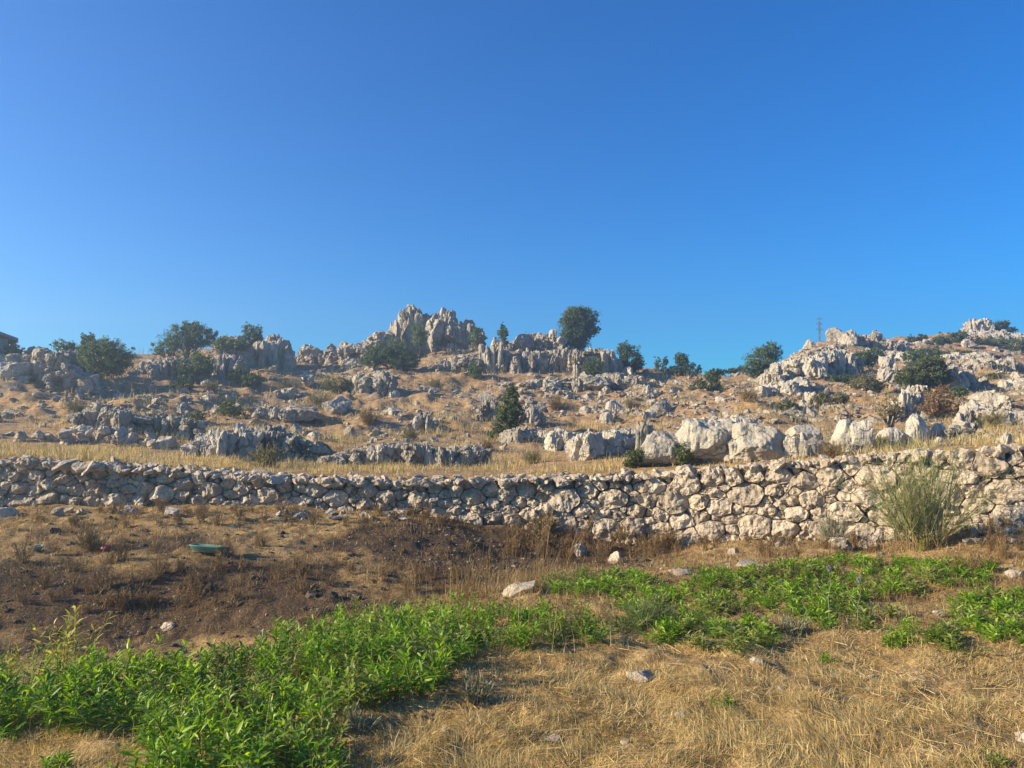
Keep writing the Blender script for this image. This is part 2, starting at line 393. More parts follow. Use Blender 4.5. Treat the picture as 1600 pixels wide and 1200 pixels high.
M_RED = plain('red_plastic', (0.35, 0.05, 0.05), 0.55, 0, 0.2)
M_DARK = plain('dark_opening', (0.03, 0.03, 0.035), 0.4)
M_THISTLE = plain('thistle_head', (0.22, 0.24, 0.25), 0.9, 0, 0.3, 60)

# ground: straw-coloured earth, burnt dark soil in the hollow, stony slope
def ground_mat():
    m, t, b = nt('ground')
    geo = N(t, 'ShaderNodeNewGeometry'); pos = geo.outputs['Position']
    big = noise(t, 0.7, 5, 0.6, pos); mid = noise(t, 5, 5, 0.65, pos); fine = noise(t, 45, 4, 0.7, pos)
    straw = ramp(t, mid.outputs[0], [(0.30, (0.20, 0.125, 0.05)), (0.5, (0.40, 0.265, 0.105)), (0.7, (0.60, 0.43, 0.19))]).outputs[0]
    straw = mix(t, ramp(t, fine.outputs[0], [(0.35, 0.75), (0.55, 0.0)]).outputs[0], straw, (0.10, 0.062, 0.03))
    ab = N(t, 'ShaderNodeAttribute', attribute_name='burnt'); ah = N(t, 'ShaderNodeAttribute', attribute_name='hill')
    burnt = ramp(t, fine.outputs[0], [(0.35, (0.036, 0.023, 0.013)), (0.56, (0.11, 0.071, 0.038)), (0.70, (0.23, 0.16, 0.09))]).outputs[0]
    vo = N(t, 'ShaderNodeTexVoronoi'); vo.inputs['Scale'].default_value = 16; t.links.new(pos, vo.inputs['Vector'])
    stone = ramp(t, vo.outputs['Distance'], [(0.18, 1.0), (0.30, 0.0)]).outputs[0]
    sel = ramp(t, noise(t, 2.5, 3, 0.6, pos).outputs[0], [(0.55, 0.0), (0.66, 1.0)]).outputs[0]
    hillc = ramp(t, mid.outputs[0], [(0.32, (0.21, 0.13, 0.065)), (0.5, (0.37, 0.235, 0.115)), (0.68, (0.50, 0.34, 0.17))]).outputs[0]
    grey = ramp(t, noise(t, 9, 5, 0.7, pos).outputs[0], [(0.35, (0.13, 0.12, 0.10)), (0.65, (0.40, 0.36, 0.30))]).outputs[0]
    hillc = mix(t, ramp(t, noise(t, 0.55, 5, 0.65, pos).outputs[0], [(0.56, 0.0), (0.66, 0.7)]).outputs[0], hillc, grey)
    bf = math_(t, 'ADD', ab.outputs['Fac'], math_(t, 'MULTIPLY', math_(t, 'SUBTRACT', big.outputs[0], 0.5), 1.3))
    bf = math_(t, 'ADD', bf, math_(t, 'MULTIPLY', math_(t, 'SUBTRACT', mid.outputs[0], 0.5), 0.7))
    col = mix(t, ramp(t, bf, [(0.40, 0.0), (0.62, 1.0)]).outputs[0], straw, burnt)
    col = mix(t, ah.outputs['Fac'], col, hillc)
    col = mix(t, math_(t, 'MULTIPLY', math_(t, 'MULTIPLY', stone, sel), 0.8), col, (0.40, 0.35, 0.29))
    t.links.new(col, b.inputs['Base Color']); b.inputs['Roughness'].default_value = 0.97; b.inputs['Specular IOR Level'].default_value = 0.15
    h = math_(t, 'ADD', math_(t, 'MULTIPLY', mid.outputs[0], 1.0), math_(t, 'MULTIPLY', fine.outputs[0], 0.35))
    bump(t, b, h, 1.0, 0.06)
    return m
M_GROUND = ground_mat()

# ------------------------------------------------------------------ ground sheet
th = np.concatenate([np.arange(-180, -42, 3.0), np.arange(-42, -36, 0.5), np.arange(-36, 36, 0.13), np.arange(36, 42, 0.5), np.arange(42, 180.1, 3.0)])
th = np.radians(th)
rr = np.concatenate([[0.02, 0.5, 1, 1.5, 2, 2.5, 3], np.arange(3.2, 9.6, 0.035), np.arange(9.6, 20, 0.05), np.arange(20, 96, 0.22), 96 * 1.12 ** np.arange(0, 34)])
TH, RR = np.meshgrid(th, rr, indexing='ij')
gx = RR * np.sin(TH); gy = RR * np.cos(TH); gz = H(gx.ravel(), gy.ravel()).reshape(gx.shape)
nv, mv = gx.shape
idx = np.arange(nv * mv).reshape(nv, mv)
quads = np.stack([idx[:-1, :-1], idx[1:, :-1], idx[1:, 1:], idx[:-1, 1:]], -1).reshape(-1, 4)[:, ::-1]
gm = mesh_np('ground', np.stack([gx, gy, gz], -1).reshape(-1, 3), quads, M_GROUND, smooth=True)
ppx, ppy = project(gx.ravel(), np.maximum(gy.ravel(), 0.1), gz.ravel())
def blob(px, py, cx, cy, rx, ry): return np.exp(-(((px - cx) / rx) ** 2 + ((py - cy) / ry) ** 2) * 1.2)
GUv = gx.ravel() / np.maximum(gy.ravel(), .1)
hillm = np.clip((gy.ravel() - wall_d(GUv) - 0.3) / 0.6, 0, 1) * (gy.ravel() > 0)
def burnt_f(px, py):
    v = 1.0 * blob(px, py, 300, 940, 380, 75) + .35 * blob(px, py, 100, 1010, 250, 50) + 0.95 * blob(px, py, 700, 850, 190, 55) + 0.8 * blob(px, py, 950, 860, 130, 45) + 0.45 * blob(px, py, 200, 840, 260, 30) + .5 * blob(px, py, -150, 900, 200, 90)
    return np.clip(v, 0, 1)
brn = burnt_f(ppx, ppy) * (gy.ravel() > 5) * (1 - hillm)
for nme, val in (('burnt', brn), ('hill', hillm)):
    a = gm.attributes.new(nme, 'FLOAT', 'POINT'); a.data.foreach_set('value', val.astype(np.float32))
ground = link('ground', gm); tag(ground, None, None, None, 'structure')
print('ground', len(gx.ravel()), time.time() - T0)

# ------------------------------------------------------------------ the dry stone retaining wall
ws_px = np.arange(-330, 1850, 10.)
wdd = np.interp(ws_px, WPX, WD)
wx = (ws_px - 800) / F * wdd
ztop = np.array([P3(p, np.interp(p, WPX, WTOPY), d)[2] for p, d in zip(ws_px, wdd)])
zbas = np.array([P3(p, np.interp(p, WPX, WBASY), d)[2] for p, d in zip(ws_px, wdd)])
ss = np.concatenate([[0], np.cumsum(np.hypot(np.diff(wx), np.diff(wdd)))])
LW = ss[-1]
def wpt(s):
    x = np.interp(s, ss, wx); y = np.interp(s, ss, wdd)
    e = 0.25
    tx = np.interp(s + e, ss, wx) - np.interp(s - e, ss, wx); ty = np.interp(s + e, ss, wdd) - np.interp(s - e, ss, wdd)
    l = np.hypot(tx, ty); tx, ty = tx / l, ty / l
    return x, y, tx, ty, ty, -tx          # tangent, outward normal (towards the viewer)
wall = empty('dry_stone_wall', (0, float(np.interp(0, wx, wdd)), float(np.interp(0, wx, zbas))))
tag(wall, 'long dry stone retaining wall of pale rubble blocks curving across the terrace edge', 'wall')
WO = np.array(wall.location)
def S_of_px(p): return float(np.interp(p, ws_px, ss))
s_join = S_of_px(830)
# seeds: big stones first, small packing stones after
AN = 1.45
seeds = []
def try_seed(s, h, r, aspect=None):
    for (s2, h2, r2) in seeds[-2500:]:
        if abs(s2 - s) < 1.0 and (s2 - s) ** 2 + ((h2 - h) * AN) ** 2 < ((r + r2) * 0.86) ** 2: return False
    seeds.append((s, h, r)); return True
def top_at(s): return float(np.interp(s, ss, ztop))
def bas_at(s): return float(np.interp(s, ss, zbas))
for rad, tries in (((0.19, 0.27), 240), ((0.13, 0.19), 2800), ((0.09, 0.14), 4500), ((0.05, 0.085), 7000)):
    for _ in range(tries):
        s = rng.uniform(0, LW); r = rng.uniform(*rad)
        if s < s_join and r > 0.15: r *= 0.78
        b_, t_ = bas_at(s) - 0.12, top_at(s) - 0.03
        if t_ - b_ < 2 * r / AN: continue
        h = rng.uniform(b_ + r / AN * .7, t_ - r / AN * .9)
        try_seed(s, h, r)
seeds = np.array(seeds)
def cell(i):
    s, h, r = seeds[i]
    poly = [(-0.6, -0.6), (0.6, -0.6), (0.6, 0.6), (-0.6, 0.6)]
    d2 = (seeds[:, 0] - s) ** 2 + ((seeds[:, 1] - h) * AN) ** 2
    for j in np.argsort(d2)[1:26]:
        s2, h2, r2 = seeds[j]; dx = s2 - s; dy = (h2 - h) * AN; D2 = dx * dx + dy * dy
        if D2 > 2.2: break
        k = (D2 + r * r - r2 * r2) / 2            # x.dx + y.dy <= k
        out = []
        for a, b_ in zip(poly, poly[1:] + poly[:1]):
            fa = a[0] * dx + a[1] * dy - k; fb = b_[0] * dx + b_[1] * dy - k
            if fa <= 0: out.append(a)
            if (fa < 0) != (fb < 0):
                t_ = fa / (fa - fb); out.append((a[0] + (b_[0] - a[0]) * t_, a[1] + (b_[1] - a[1]) * t_))
        poly = out
        if len(poly) < 3: return None
    # keep inside a rounded limit
    lim = r * 1.9
    P = np.array(poly); P[:, 1] /= AN
    q = np.hypot(P[:, 0], P[:, 1] * AN); f = np.minimum(1, lim / np.maximum(q, 1e-6))
    P = P * f[:, None]
    return P
def stone_from_cell(i):
    s, h, r = seeds[i]; P = cell(i)
    if P is None or len(P) < 3: return None
    c = P.mean(0); P = P - c; s += c[0]; h += c[1]
    nxt = np.roll(P, -1, 0)
    level = 4 if r > 0.22 else (3 if r > 0.12 else 2)
    V, Fc = ICO[level]
    p = 10.0; V = V / (np.abs(V) ** p).sum(1, keepdims=True) ** (1 / p)
    phi = np.arctan2(V[:, 1], V[:, 0]); dirs = np.stack([np.cos(phi), np.sin(phi)], 1)
    Rr = np.full(len(V), 9.0)
    for a, b_ in zip(P, nxt):
        e = b_ - a; n = np.array([e[1], -e[0]]); L_ = np.linalg.norm(n)
        if L_ < 1e-6: continue
        n /= L_; k = a @ n
        if k < 0: n, k = -n, -k
        dn = dirs @ n; m = dn > 1e-3
        Rr[m] = np.minimum(Rr[m], k / dn[m])
    joint = rng.uniform(-0.001, 0.008)
    Rr = np.maximum(Rr - joint, 0.02)
    # soft corners
    rho = np.minimum(np.hypot(V[:, 0], V[:, 1]), 1.0)
    thick = min(r * .85, 0.16) * rng.uniform(0.75, 1.1)
    X = dirs[:, 0] * Rr * rho; Y = dirs[:, 1] * Rr * rho; Z = V[:, 2] * thick
    off = rng.random(3) * 50
    Q = np.stack([X, Y, Z], 1)
    tilt = rng.normal(0, 0.16, 2)
    Z = Z + (X * tilt[0] + Y * tilt[1]) * (V[:, 2] > 0)
    for _ in range(8):
        n = rng.normal(size=3) * .5; n[2] = abs(n[2]) + .75; n /= np.linalg.norm(n)
        Q2 = np.stack([X / r, Y * AN / r, Z / thick], 1); m = np.maximum(Q2 @ n - rng.uniform(0.78, 1.12), 0) * 0.95
        X = X - m * n[0] * r; Y = Y - m * n[1] * r / AN; Z = Z - m * n[2] * thick
    nz = fbm(Q * (2.2 / max(r, .08)) * .8 + off, 5, 2); nz = nz - .5 * np.maximum(0, .25 - np.abs(vnoise(Q * (1.6 / max(r, .1)) + off + 9, 6))) 
    Z = Z + nz * min(0.6 * r, 0.085); X = X * (1 + nz * 0.05); Y = Y * (1 + nz * 0.05)
    pr = rng.uniform(-0.03, 0.05)
    x, y, tx, ty, nx, ny = wpt(s)
    W = np.stack([x + tx * X + nx * (Z + pr - 0.10), y + ty * X + ny * (Z + pr - 0.10), h + Y], 1)
    # the face leans back slightly
    lean = 0.10 * (W[:, 2] - bas_at(s)); W[:, 0] -= nx * lean; W[:, 1] -= ny * lean
    return W, Fc, r, s
stones = [q for q in (stone_from_cell(i) for i in range(len(seeds))) if q is not None]
inview = S_of_px(0), S_of_px(1600)
order = sorted(range(len(stones)), key=lambda i: -stones[i][2] * (1 if inview[0] - .1 < stones[i][3] < inview[1] + .1 else 0) / np.interp(stones[i][3], ss, wdd))
acc = Acc()
for k, i in enumerate(order):
    W, Fc, r, s = stones[i]
    if k < 100:
        c = W.mean(0)
        me = mesh_np('facing_stone', W - c, Fc, M_WALL, np.full(len(W), rng.random()))
        link('facing_stone', me, wall, tuple(c - WO))
    else: acc.add(W - WO, Fc)
# copings and rubble along the top
acc_t = Acc()
for _ in range(900):
    s = rng.uniform(0, LW); x, y, tx, ty, nx, ny = wpt(s)
    r = rng.choice([rng.uniform(0.035, 0.07), rng.uniform(0.06, 0.11), rng.uniform(0.10, 0.17)], p=[.45, .4, .15])
    if s > S_of_px(880): r *= 0.75
    o = rng.uniform(-0.42, 0.10) if s < S_of_px(880) else rng.uniform(-.3, .05)
    V, Fc = rock(2 if r < 0.08 else 3, (r * rng.uniform(1, 1.6), r * rng.uniform(.8, 1.2), r * rng.uniform(.5, .85)), p=5, cuts=14, rough=.18, cr=(.45, .95))
    V = rot(V, rng.normal(0, .25), rng.normal(0, .25), rng.uniform(0, 6.3))
    zt = top_at(s) - 0.02 + rng.uniform(-0.03, 0.03) + (0.0 if o > -.2 else 0.02)
    lean = 0.10 * (zt - bas_at(s))
    acc_t.add(V + np.array([x + nx * (o - lean), y + ny * (o - lean), zt]), Fc)
me = acc_t.mesh('coping_rubble', M_WALL, False, WO); tag(link('coping_rubble', me, wall), None, None, None, 'stuff')
me = acc.mesh('packing_stone', M_WALL, False); tag(link('packing_stone', me, wall), None, None, None, 'stuff')
# earth core behind the stones
cv = []; cf = []
sg = np.linspace(0, LW, 240)
for k, s in enumerate(sg):
    x, y, tx, ty, nx, ny = wpt(s); zb, zt = bas_at(s) - .3, top_at(s) - .05; ln = .1 * (zt - zb)
    for (o, z) in ((-0.16, zb), (-0.16 - ln, zt), (-0.55 - ln, zt), (-0.75, zb)): cv.append((x + nx * o, y + ny * o, z))
    if k:
        a = 4 * (k - 1); b_ = 4 * k
        for q in range(3): cf.append((a + q, b_ + q, b_ + q + 1, a + q + 1))
link('wall_core', mesh_np('wall_core', np.array(cv) - WO, np.array(cf), M_SOIL), wall)
print('wall', len(stones), time.time() - T0)

# ------------------------------------------------------------------ rock outcrops
def ppm(d): return d / F          # metres per picture unit at depth d
def crag(name, label, cat, prof, depth=None, thick=1.5, colw=7, rows=3, mat=None, flute=0.22, style='column', lev=3, group=None, jit=.16):
    """prof: (px, top row, base row) along the crag; real thickness behind"""
    prof = np.array(prof, float)
    if depth is None:
        m = prof[len(prof) // 2]; depth = GU_(m[0], m[2])[1]
    k = ppm(depth); A = Acc()
    x0, x1 = prof[0, 0], prof[-1, 0]
    for row in range(rows):
        p = x0 + rng.uniform(0, colw)
        dd = depth + thick * (row + rng.uniform(-.2, .2)) / max(rows, 1)
        while p < x1:
            w = colw * math.exp(rng.normal(0, .4))
            t_ = np.interp(p, prof[:, 0], prof[:, 1]); b_ = np.interp(p, prof[:, 0], prof[:, 2])
            hh = (b_ - t_)
            t2 = t_ + rng.uniform(-0.03, jit) * hh + (0 if row else rng.uniform(0, .12) * hh)
            d2 = dd + rng.uniform(-.5, .5) * thick / rows + .25 * thick * float(n2(np.array([p * .11]), np.array([row * 9.7 + prof[0, 1]]), 1.0, 2, 6)[0])
            X, Y, Zt = P3(p + rng.uniform(-1, 1), t2, d2)
            _, _, Zb = P3(p, b_ + 3, d2)
            Zb = min(Zb, float(H(X, Y)) - 0.1)
            if style == 'column':
                hh_ = max(Zt - Zb, .1); cuts_z = [0.0]
                while cuts_z[-1] < .999:
                    cuts_z.append(1.0 if rng.random() < .45 else min(1.0, cuts_z[-1] + rng.uniform(.3, .6)))
                    if cuts_z[-1] > .85: cuts_z[-1] = 1.0
                wid = w * k * rng.uniform(.6, 1.0); ox_ = 0; oy_ = 0; az_ = rng.uniform(-.8, .8)
                for za, zb_ in zip(cuts_z[:-1], cuts_z[1:]):
                    h2_ = hh_ * (zb_ - za) / 2 * 1.12; f_ = 1 - .35 * za + rng.normal(0, .08)
                    V, Fc = rock(lev, (wid * f_, wid * f_ * rng.uniform(.9, 1.6), h2_), p=4.5, cuts=9, rough=.2, flute=flute, taper=rng.uniform(.0, .3), cr=(.7, 1.02), strata=.07)
                    V = rotz(V, az_ + rng.normal(0, .2)); V[:, 0] += V[:, 2] * rng.normal(0, .06); V[:, 1] += V[:, 2] * abs(rng.normal(0, .08))
                    A.add(V + np.array([X + ox_, Y + oy_, Zb + hh_ * (za + zb_) / 2]), Fc)
                    ox_ += rng.normal(0, wid * .12); oy_ += abs(rng.normal(0, wid * .2))
            else:
                z = Zb
                while z < Zt:
                    r_ = w * k * rng.uniform(.4, .75); hz = r_ * rng.uniform(.55, .95)
                    V, Fc = rock(lev - 1 if r_ / k < 6 else lev, (r_, r_ * rng.uniform(.7, 1.1), hz), rough=.14, flute=flute * .5)
                    V = rot(V, rng.normal(0, .3), rng.normal(0, .3), rng.uniform(0, 6.3))
                    A.add(V + np.array([X + rng.normal(0, r_ * .35), Y + rng.normal(0, r_ * .3), z + hz * .5]), Fc)
                    z += hz * 1.15
            p += w * rng.uniform(.6, .9)
    mid_ = prof[len(prof) // 2]; ox, oy, _ = P3(mid_[0], mid_[2], depth); O = (ox, oy, float(H(ox, oy)))
    me = A.mesh(name, mat or M_ROCK, False, O); o = link(name, me, None, O)
    tag(o, label, cat, group); return o
def boulder(label, px, base, w, h, depth=None, mat=None, lev=5, flute=.1, taper=.15, p=4, rough=.07, strata=.0, rz=None, tilt=0, name='boulder', dep=0.8, cuts=7, cat='boulder', slope=0.0):
    X, Y, Z = GU_(px, base) if depth is None else (*P3(px, base, depth)[:2], P3(px, base, depth)[2])
    if depth is None and Y < wall_d(X / Y) + 1.1: X = X / Y * (Y := float(wall_d(X / Y)) + 1.1); Z = float(H(X, Y))
    k = ppm(Y); hw = w * k / 2; hh = h * k / 2
    V, Fc = rock(lev, (hw, hw * dep, hh * 1.12), p=p, cuts=cuts, rough=rough, flute=flute, taper=taper, ff=3.0, cr=(.7, .98), strata=strata)
    V[:, 2] -= np.clip(V[:, 0] / hw * .5 + .5, 0, 1) ** 1.3 * np.clip(V[:, 2] / hh * .5 + .5, 0, 1) * slope * 2 * hh
    V = rot(V, 0, tilt, rng.uniform(-.3, .3) if rz is None else rz)
    V[:, 2] += hh * .92
    me = mesh_np(name, V, Fc, mat or M_BOULDER, np.full(len(V), rng.random()), smooth=lev >= 5)
    o = link(name, me, None, (X, Y + hw * dep * .6, Z - hh * .06)); tag(o, label, cat); return o

crag('rock_crag', 'tall grey fluted limestone crag crowning the hill against the sky', 'crag',
     [(600, 535, 550), (610, 520, 552), (618, 505, 554), (628, 492, 556), (642, 480, 556), (652, 486, 556), (662, 490, 556), (675, 494, 555), (690, 490, 555), (700, 488, 555), (704, 502, 555), (722, 506, 554), (730, 502, 552), (738, 510, 550), (744, 528, 548)], 53, 3.5, 11, 5, flute=.28, lev=4, jit=.07)
crag('rock_crag', 'squat shaded crag with a steep right side below the leftmost skyline trees', 'crag',
     [(335, 530, 570), (360, 528, 575), (400, 531, 585), (420, 528, 585), (440, 526, 585), (450, 534, 583), (458, 556, 580)], 46, 4, 12, 4, flute=.18, lev=4)
crag('rock_crag', 'broad fluted crag with bright pillars under the round skyline tree', 'crag',
     [(735, 560, 585), (752, 552, 600), (766, 538, 610), (774, 530, 614), (786, 534, 614), (796, 550, 606), (815, 548, 600), (840, 547, 595), (862, 550, 592), (880, 543, 588), (905, 545, 585), (935, 545, 580), (955, 548, 578), (962, 556, 575)], 46, 3.0, 9, 4, flute=.32, lev=4)
crag('rock_ledge', 'stepped rubble ledge on the skyline just left of the round tree', 'ledge',
     [(790, 540, 556), (812, 532, 556), (835, 524, 556), (862, 522, 552), (875, 530, 548), (885, 536, 546)], 50, 2.5, 9, 3, style='rubble')
crag('rock_ledge', 'pale blocky ledge on the slope right below the summit crag', 'ledge',
     [(668, 574, 584), (690, 562, 582), (705, 558, 580), (725, 556, 580), (745, 553, 582), (762, 550, 585)], 47, 2.0, 9, 3, flute=.25)
crag('rock_crag', 'small fluted outcrop left of the tall slope bush in mid hill', 'crag',
     [(748, 634, 650), (756, 624, 656), (768, 622, 657), (780, 628, 657)], None, 1.0, 6, 3, flute=.35)
crag('rock_crag', 'narrow bright outcrop at the right foot of the tall slope bush', 'crag',
     [(812, 640, 655), (820, 630, 658), (830, 634, 658), (846, 644, 657)], None, .8, 6, 2, flute=.3)
crag('rock_ledge', 'long low ledge of upright fluted stones above the middle of the wall', 'ledge',
     [(510, 714, 724), (545, 704, 724), (560, 700, 727), (590, 696, 725), (630, 694, 722), (660, 693, 722), (690, 698, 722), (720, 696, 724), (745, 694, 724), (758, 700, 722)], 17.6, .9, 12, 3, flute=.2, lev=4)
crag('rock_crag', 'cream rock face with rounded ribs above the left third of the wall', 'crag',
     [(296, 700, 712), (305, 686, 718), (322, 676, 721), (340, 668, 722), (360, 672, 720), (378, 664, 716), (392, 668, 716)], 17.6, 1.2, 17, 3, flute=.12, lev=5, mat=M_BOULDER)
crag('rock_crag', 'jumbled grey outcrop right beside the cream ribbed face', 'crag',
     [(385, 672, 700), (405, 668, 704), (430, 672, 706), (455, 680, 704), (475, 688, 702), (500, 698, 712)], 18.6, 1.4, 15, 3, flute=.15, lev=4)
crag('rock_crag', 'leaning dark slabs stacked on the left slope below the wide skyline tree', 'crag',
     [(196, 596, 606), (212, 576, 606), (228, 562, 606), (246, 558, 606), (262, 562, 604), (280, 556, 600), (296, 560, 596)], 38, 2.5, 9, 4, flute=.25)
crag('rock_crag', 'grey outcrop between the low bushes left of the hill centre', 'crag',
     [(318, 570, 596), (335, 556, 600), (352, 552, 602), (372, 556, 602), (385, 566, 598)], 40, 2, 9, 3, flute=.3)
crag('rock_ledge', 'ragged rock steps crossing the left slope under the grass shelf', 'ledge',
     [(136, 646, 656), (152, 632, 658), (175, 636, 662), (200, 646, 668), (230, 652, 672), (258, 646, 672), (285, 652, 670), (312, 658, 668)], None, 2.2, 13, 3, flute=.15, lev=4)
crag('rock_bank', 'shaded bank of bluish boulders at the far left below the house', 'rock bank',
     [(-40, 552, 640), (0, 560, 640), (22, 555, 640), (40, 566, 640), (60, 558, 638), (90, 562, 636), (115, 575, 634), (135, 596, 628), (150, 606, 622)], 30, 4.5, 17, 4, style='rubble', lev=4)
crag('rock_crag', 'knobbly rock block on the left skyline between the house and the bushes', 'crag',
     [(42, 552, 570), (47, 543, 572), (62, 542, 572), (78, 548, 572), (90, 552, 570), (100, 548, 572), (116, 545, 572), (128, 552, 570)], 35, 2, 9, 3, flute=.2)
crag('rock_ledge', 'broken rock crest rising left of the paired peaks behind the mast', 'ledge',
     [(1215, 572, 580), (1235, 560, 572), (1262, 548, 562), (1285, 542, 556), (1305, 538, 552)], 52, 2.5, 10, 3, flute=.15)
crag('rock_ledge', 'grey rock band under the paired peaks on the upper right hillside', 'ledge',
     [(1335, 548, 564), (1360, 546, 564), (1392, 548, 566), (1420, 550, 566), (1440, 556, 568)], 52, 2.5, 12, 3, flute=.18, mat=M_BOULDER)
crag('rock_ledge', 'pale broken band above the dark shaded cliff on the right', 'ledge',
     [(1450, 560, 574), (1480, 552, 572), (1510, 554, 570), (1540, 548, 566)], 50, 2.2, 12, 3, flute=.18, mat=M_BOULDER)
crag('rock_ledge', 'lower pale rock steps at the right edge below the jagged cliff band', 'ledge',
     [(1560, 596, 612), (1580, 590, 612), (1605, 592, 612)], 34, 1.6, 13, 2, flute=.15, mat=M_BOULDER)
crag('rock_ledge', 'cream sloping slabs low on the ridge left below the mast', 'ledge',
     [(1180, 606, 622), (1200, 600, 624), (1225, 596, 620), (1250, 592, 614)], 34, 1.8, 15, 3, flute=.12, mat=M_BOULDER)
crag('rock_ledge', 'long grey outcrop band crossing the slope below the isolated olive bush', 'ledge',
     [(395, 640, 652), (420, 632, 652), (450, 636, 654), (480, 634, 652)], None, 1.6, 15, 3, flute=.15)
# ruined terrace on the left
crag('ruined_terrace_wall', 'low crumbling terrace wall of brown rubble left of the cream face', 'wall',
     [(-60, 668, 696), (0, 680, 698), (40, 682, 700), (80, 680, 701), (110, 674, 701), (150, 674, 702), (190, 680, 703), (225, 688, 704), (255, 692, 704)], 19.3, .8, 11, 2, style='rubble', mat=M_WALL)
# the big smooth boulders right of centre
boulder('largest smooth domed boulder with cracks, right of the round green bush', 1120, 734, 122, 72, None, flute=.08, taper=.25, strata=.015, rough=.13, p=5, cuts=8, rz=.2)
boulder('square smooth boulder behind the round green bush above the wall', 1056, 732, 104, 54, None, slope=.15, flute=.05, taper=.12, strata=.02, rough=.12, p=6, cuts=8, rz=-.2)
boulder('sloping smooth boulder with a deep shadow on its left, second of the big row', 1206, 730, 122, 64, None, slope=.42, flute=.05, taper=.28, strata=.02, rough=.12, p=6, cuts=9, rz=.3)
boulder('shadowed sloping slab wedged in the gap between the two largest boulders', 1166, 729, 76, 48, None, slope=.3, flute=.06, taper=.25, strata=.02, rough=.1, p=6, dep=1.2, lev=4)
boulder('low cracked block closing the right end of the big boulder row', 1247, 724, 46, 36, None, slope=.3, flute=.08, taper=.2, strata=.02, rough=.12, p=6, lev=4)
boulder('ribbed grey boulder standing left of the square smooth boulder', 1012, 734, 44, 72, None, flute=.30, taper=.2, rough=.12, mat=M_ROCK)
boulder('low cap of pale rock behind the gap between the largest boulders', 1162, 700, 66, 48, None, flute=.1, taper=.3)
boulder('thin upright slab at the right end of the big boulder row', 1257, 724, 14, 40, None, flute=.1, taper=.2, lev=4)
boulder('low dark slab in the shadow right of the thin upright slab', 1280, 722, 60, 30, None, flute=.1, taper=.15, mat=M_ROCK, lev=4)
boulder('flat pale ledge stone lying right above the thin upright slab', 1262, 690, 56, 26, None, flute=.05, taper=.2, lev=4)
boulder('left one of the twin boulders under the lone thin trunk', 1321, 708, 34, 52, None, flute=.05, taper=.05, strata=.02, p=7, rough=.1)
boulder('right one of the twin boulders, rounder with its right side in shadow', 1350, 706, 32, 48, None, flute=.04, taper=.05, strata=.02, p=6, rough=.1)
boulder('broken wedge of pale rock at the foot of the twin boulders', 1338, 712, 36, 16, None, flute=.2, taper=.3, lev=4, rough=.15)
boulder('pointed pale boulder, the tallest one right of the twin boulders', 1437, 690, 48, 50, None, slope=.25, flute=.1, taper=.45, strata=.02)
boulder('low rounded pale boulder left at the foot of the pointed one', 1404, 698, 62, 30, None, flute=.05, taper=.3)
boulder('small round boulder just right of the pointed pale boulder', 1470, 686, 30, 26, None, flute=.06, taper=.2)
crag('rock_ledge', 'row of broken knobbly stones under the rightmost dark outcrop', 'ledge',
     [(1440, 680, 690), (1460, 676, 688), (1482, 672, 686), (1500, 668, 684), (1520, 664, 682)], 15.0, .8, 9, 2, style='rubble')
crag('rock_crag', 'wide outcrop with a pale lumpy cap and shaded ribs near the right edge', 'crag',
     [(1496, 650, 680), (1506, 636, 682), (1520, 630, 683), (1536, 634, 683), (1550, 642, 680), (1570, 638, 676), (1590, 642, 668), (1615, 644, 664)], 17.5, 1.8, 13, 3, flute=.2, lev=4, mat=M_BOULDER)
crag('rock_crag', 'sunlit fluted outcrop with a flat top left of the dead brown bush', 'crag',
     [(1398, 628, 648), (1406, 612, 650), (1420, 605, 652), (1436, 605, 650), (1444, 608, 645)], 24, 1.4, 9, 3, flute=.3, lev=4, mat=M_BOULDER)
crag('rock_ledge', 'shaded flat-topped ledge right of the dead brown bush', 'ledge',
     [(1522, 618, 640), (1535, 612, 642), (1552, 612, 642), (1566, 620, 640), (1574, 628, 638)], 24, 1.6, 12, 3, flute=.12, lev=4)
crag('rock_crag', 'dark shaded cliff behind the big evergreen bush on the right', 'crag',
     [(1470, 580, 625), (1482, 566, 628), (1500, 570, 628), (1515, 585, 628), (1530, 596, 626), (1545, 604, 620)], 34, 2.5, 12, 3, flute=.15, lev=4)
crag('rock_ledge', 'sunlit jagged cliff band on the far right slope', 'ledge',
     [(1504, 566, 582), (1512, 564, 586), (1532, 560, 588), (1550, 555, 588), (1566, 562, 588), (1580, 558, 588), (1588, 566, 584)], 44, 2, 8, 3, flute=.3, lev=3)
crag('rock_crag', 'white pinnacles on the highest summit at the right', 'crag',
     [(1508, 512, 518), (1514, 502, 518), (1522, 493, 520), (1532, 499, 520), (1538, 503, 520), (1546, 494, 520), (1553, 508, 518)], 72, 2.5, 6, 3, flute=.3, mat=M_BOULDER, jit=.5)
crag('rock_ledge', 'long pale cliff band just below the white summit pinnacles', 'ledge',
     [(1484, 534, 546), (1496, 526, 546), (1512, 520, 546), (1530, 516, 545), (1550, 515, 543), (1570, 516, 545), (1582, 520, 546), (1610, 522, 544)], 66, 3, 8, 3, flute=.25, mat=M_BOULDER)
crag('rock_crag', 'pair of jagged pale peaks on the skyline right of the mast', 'crag',
     [(1308, 534, 545), (1318, 528, 546), (1326, 517, 547), (1333, 514, 547), (1338, 527, 547), (1347, 521, 547), (1356, 526, 547), (1366, 515, 547), (1373, 514, 547), (1378, 530, 546), (1395, 534, 545), (1410, 538, 545)], 56, 2.5, 7, 3, flute=.25)
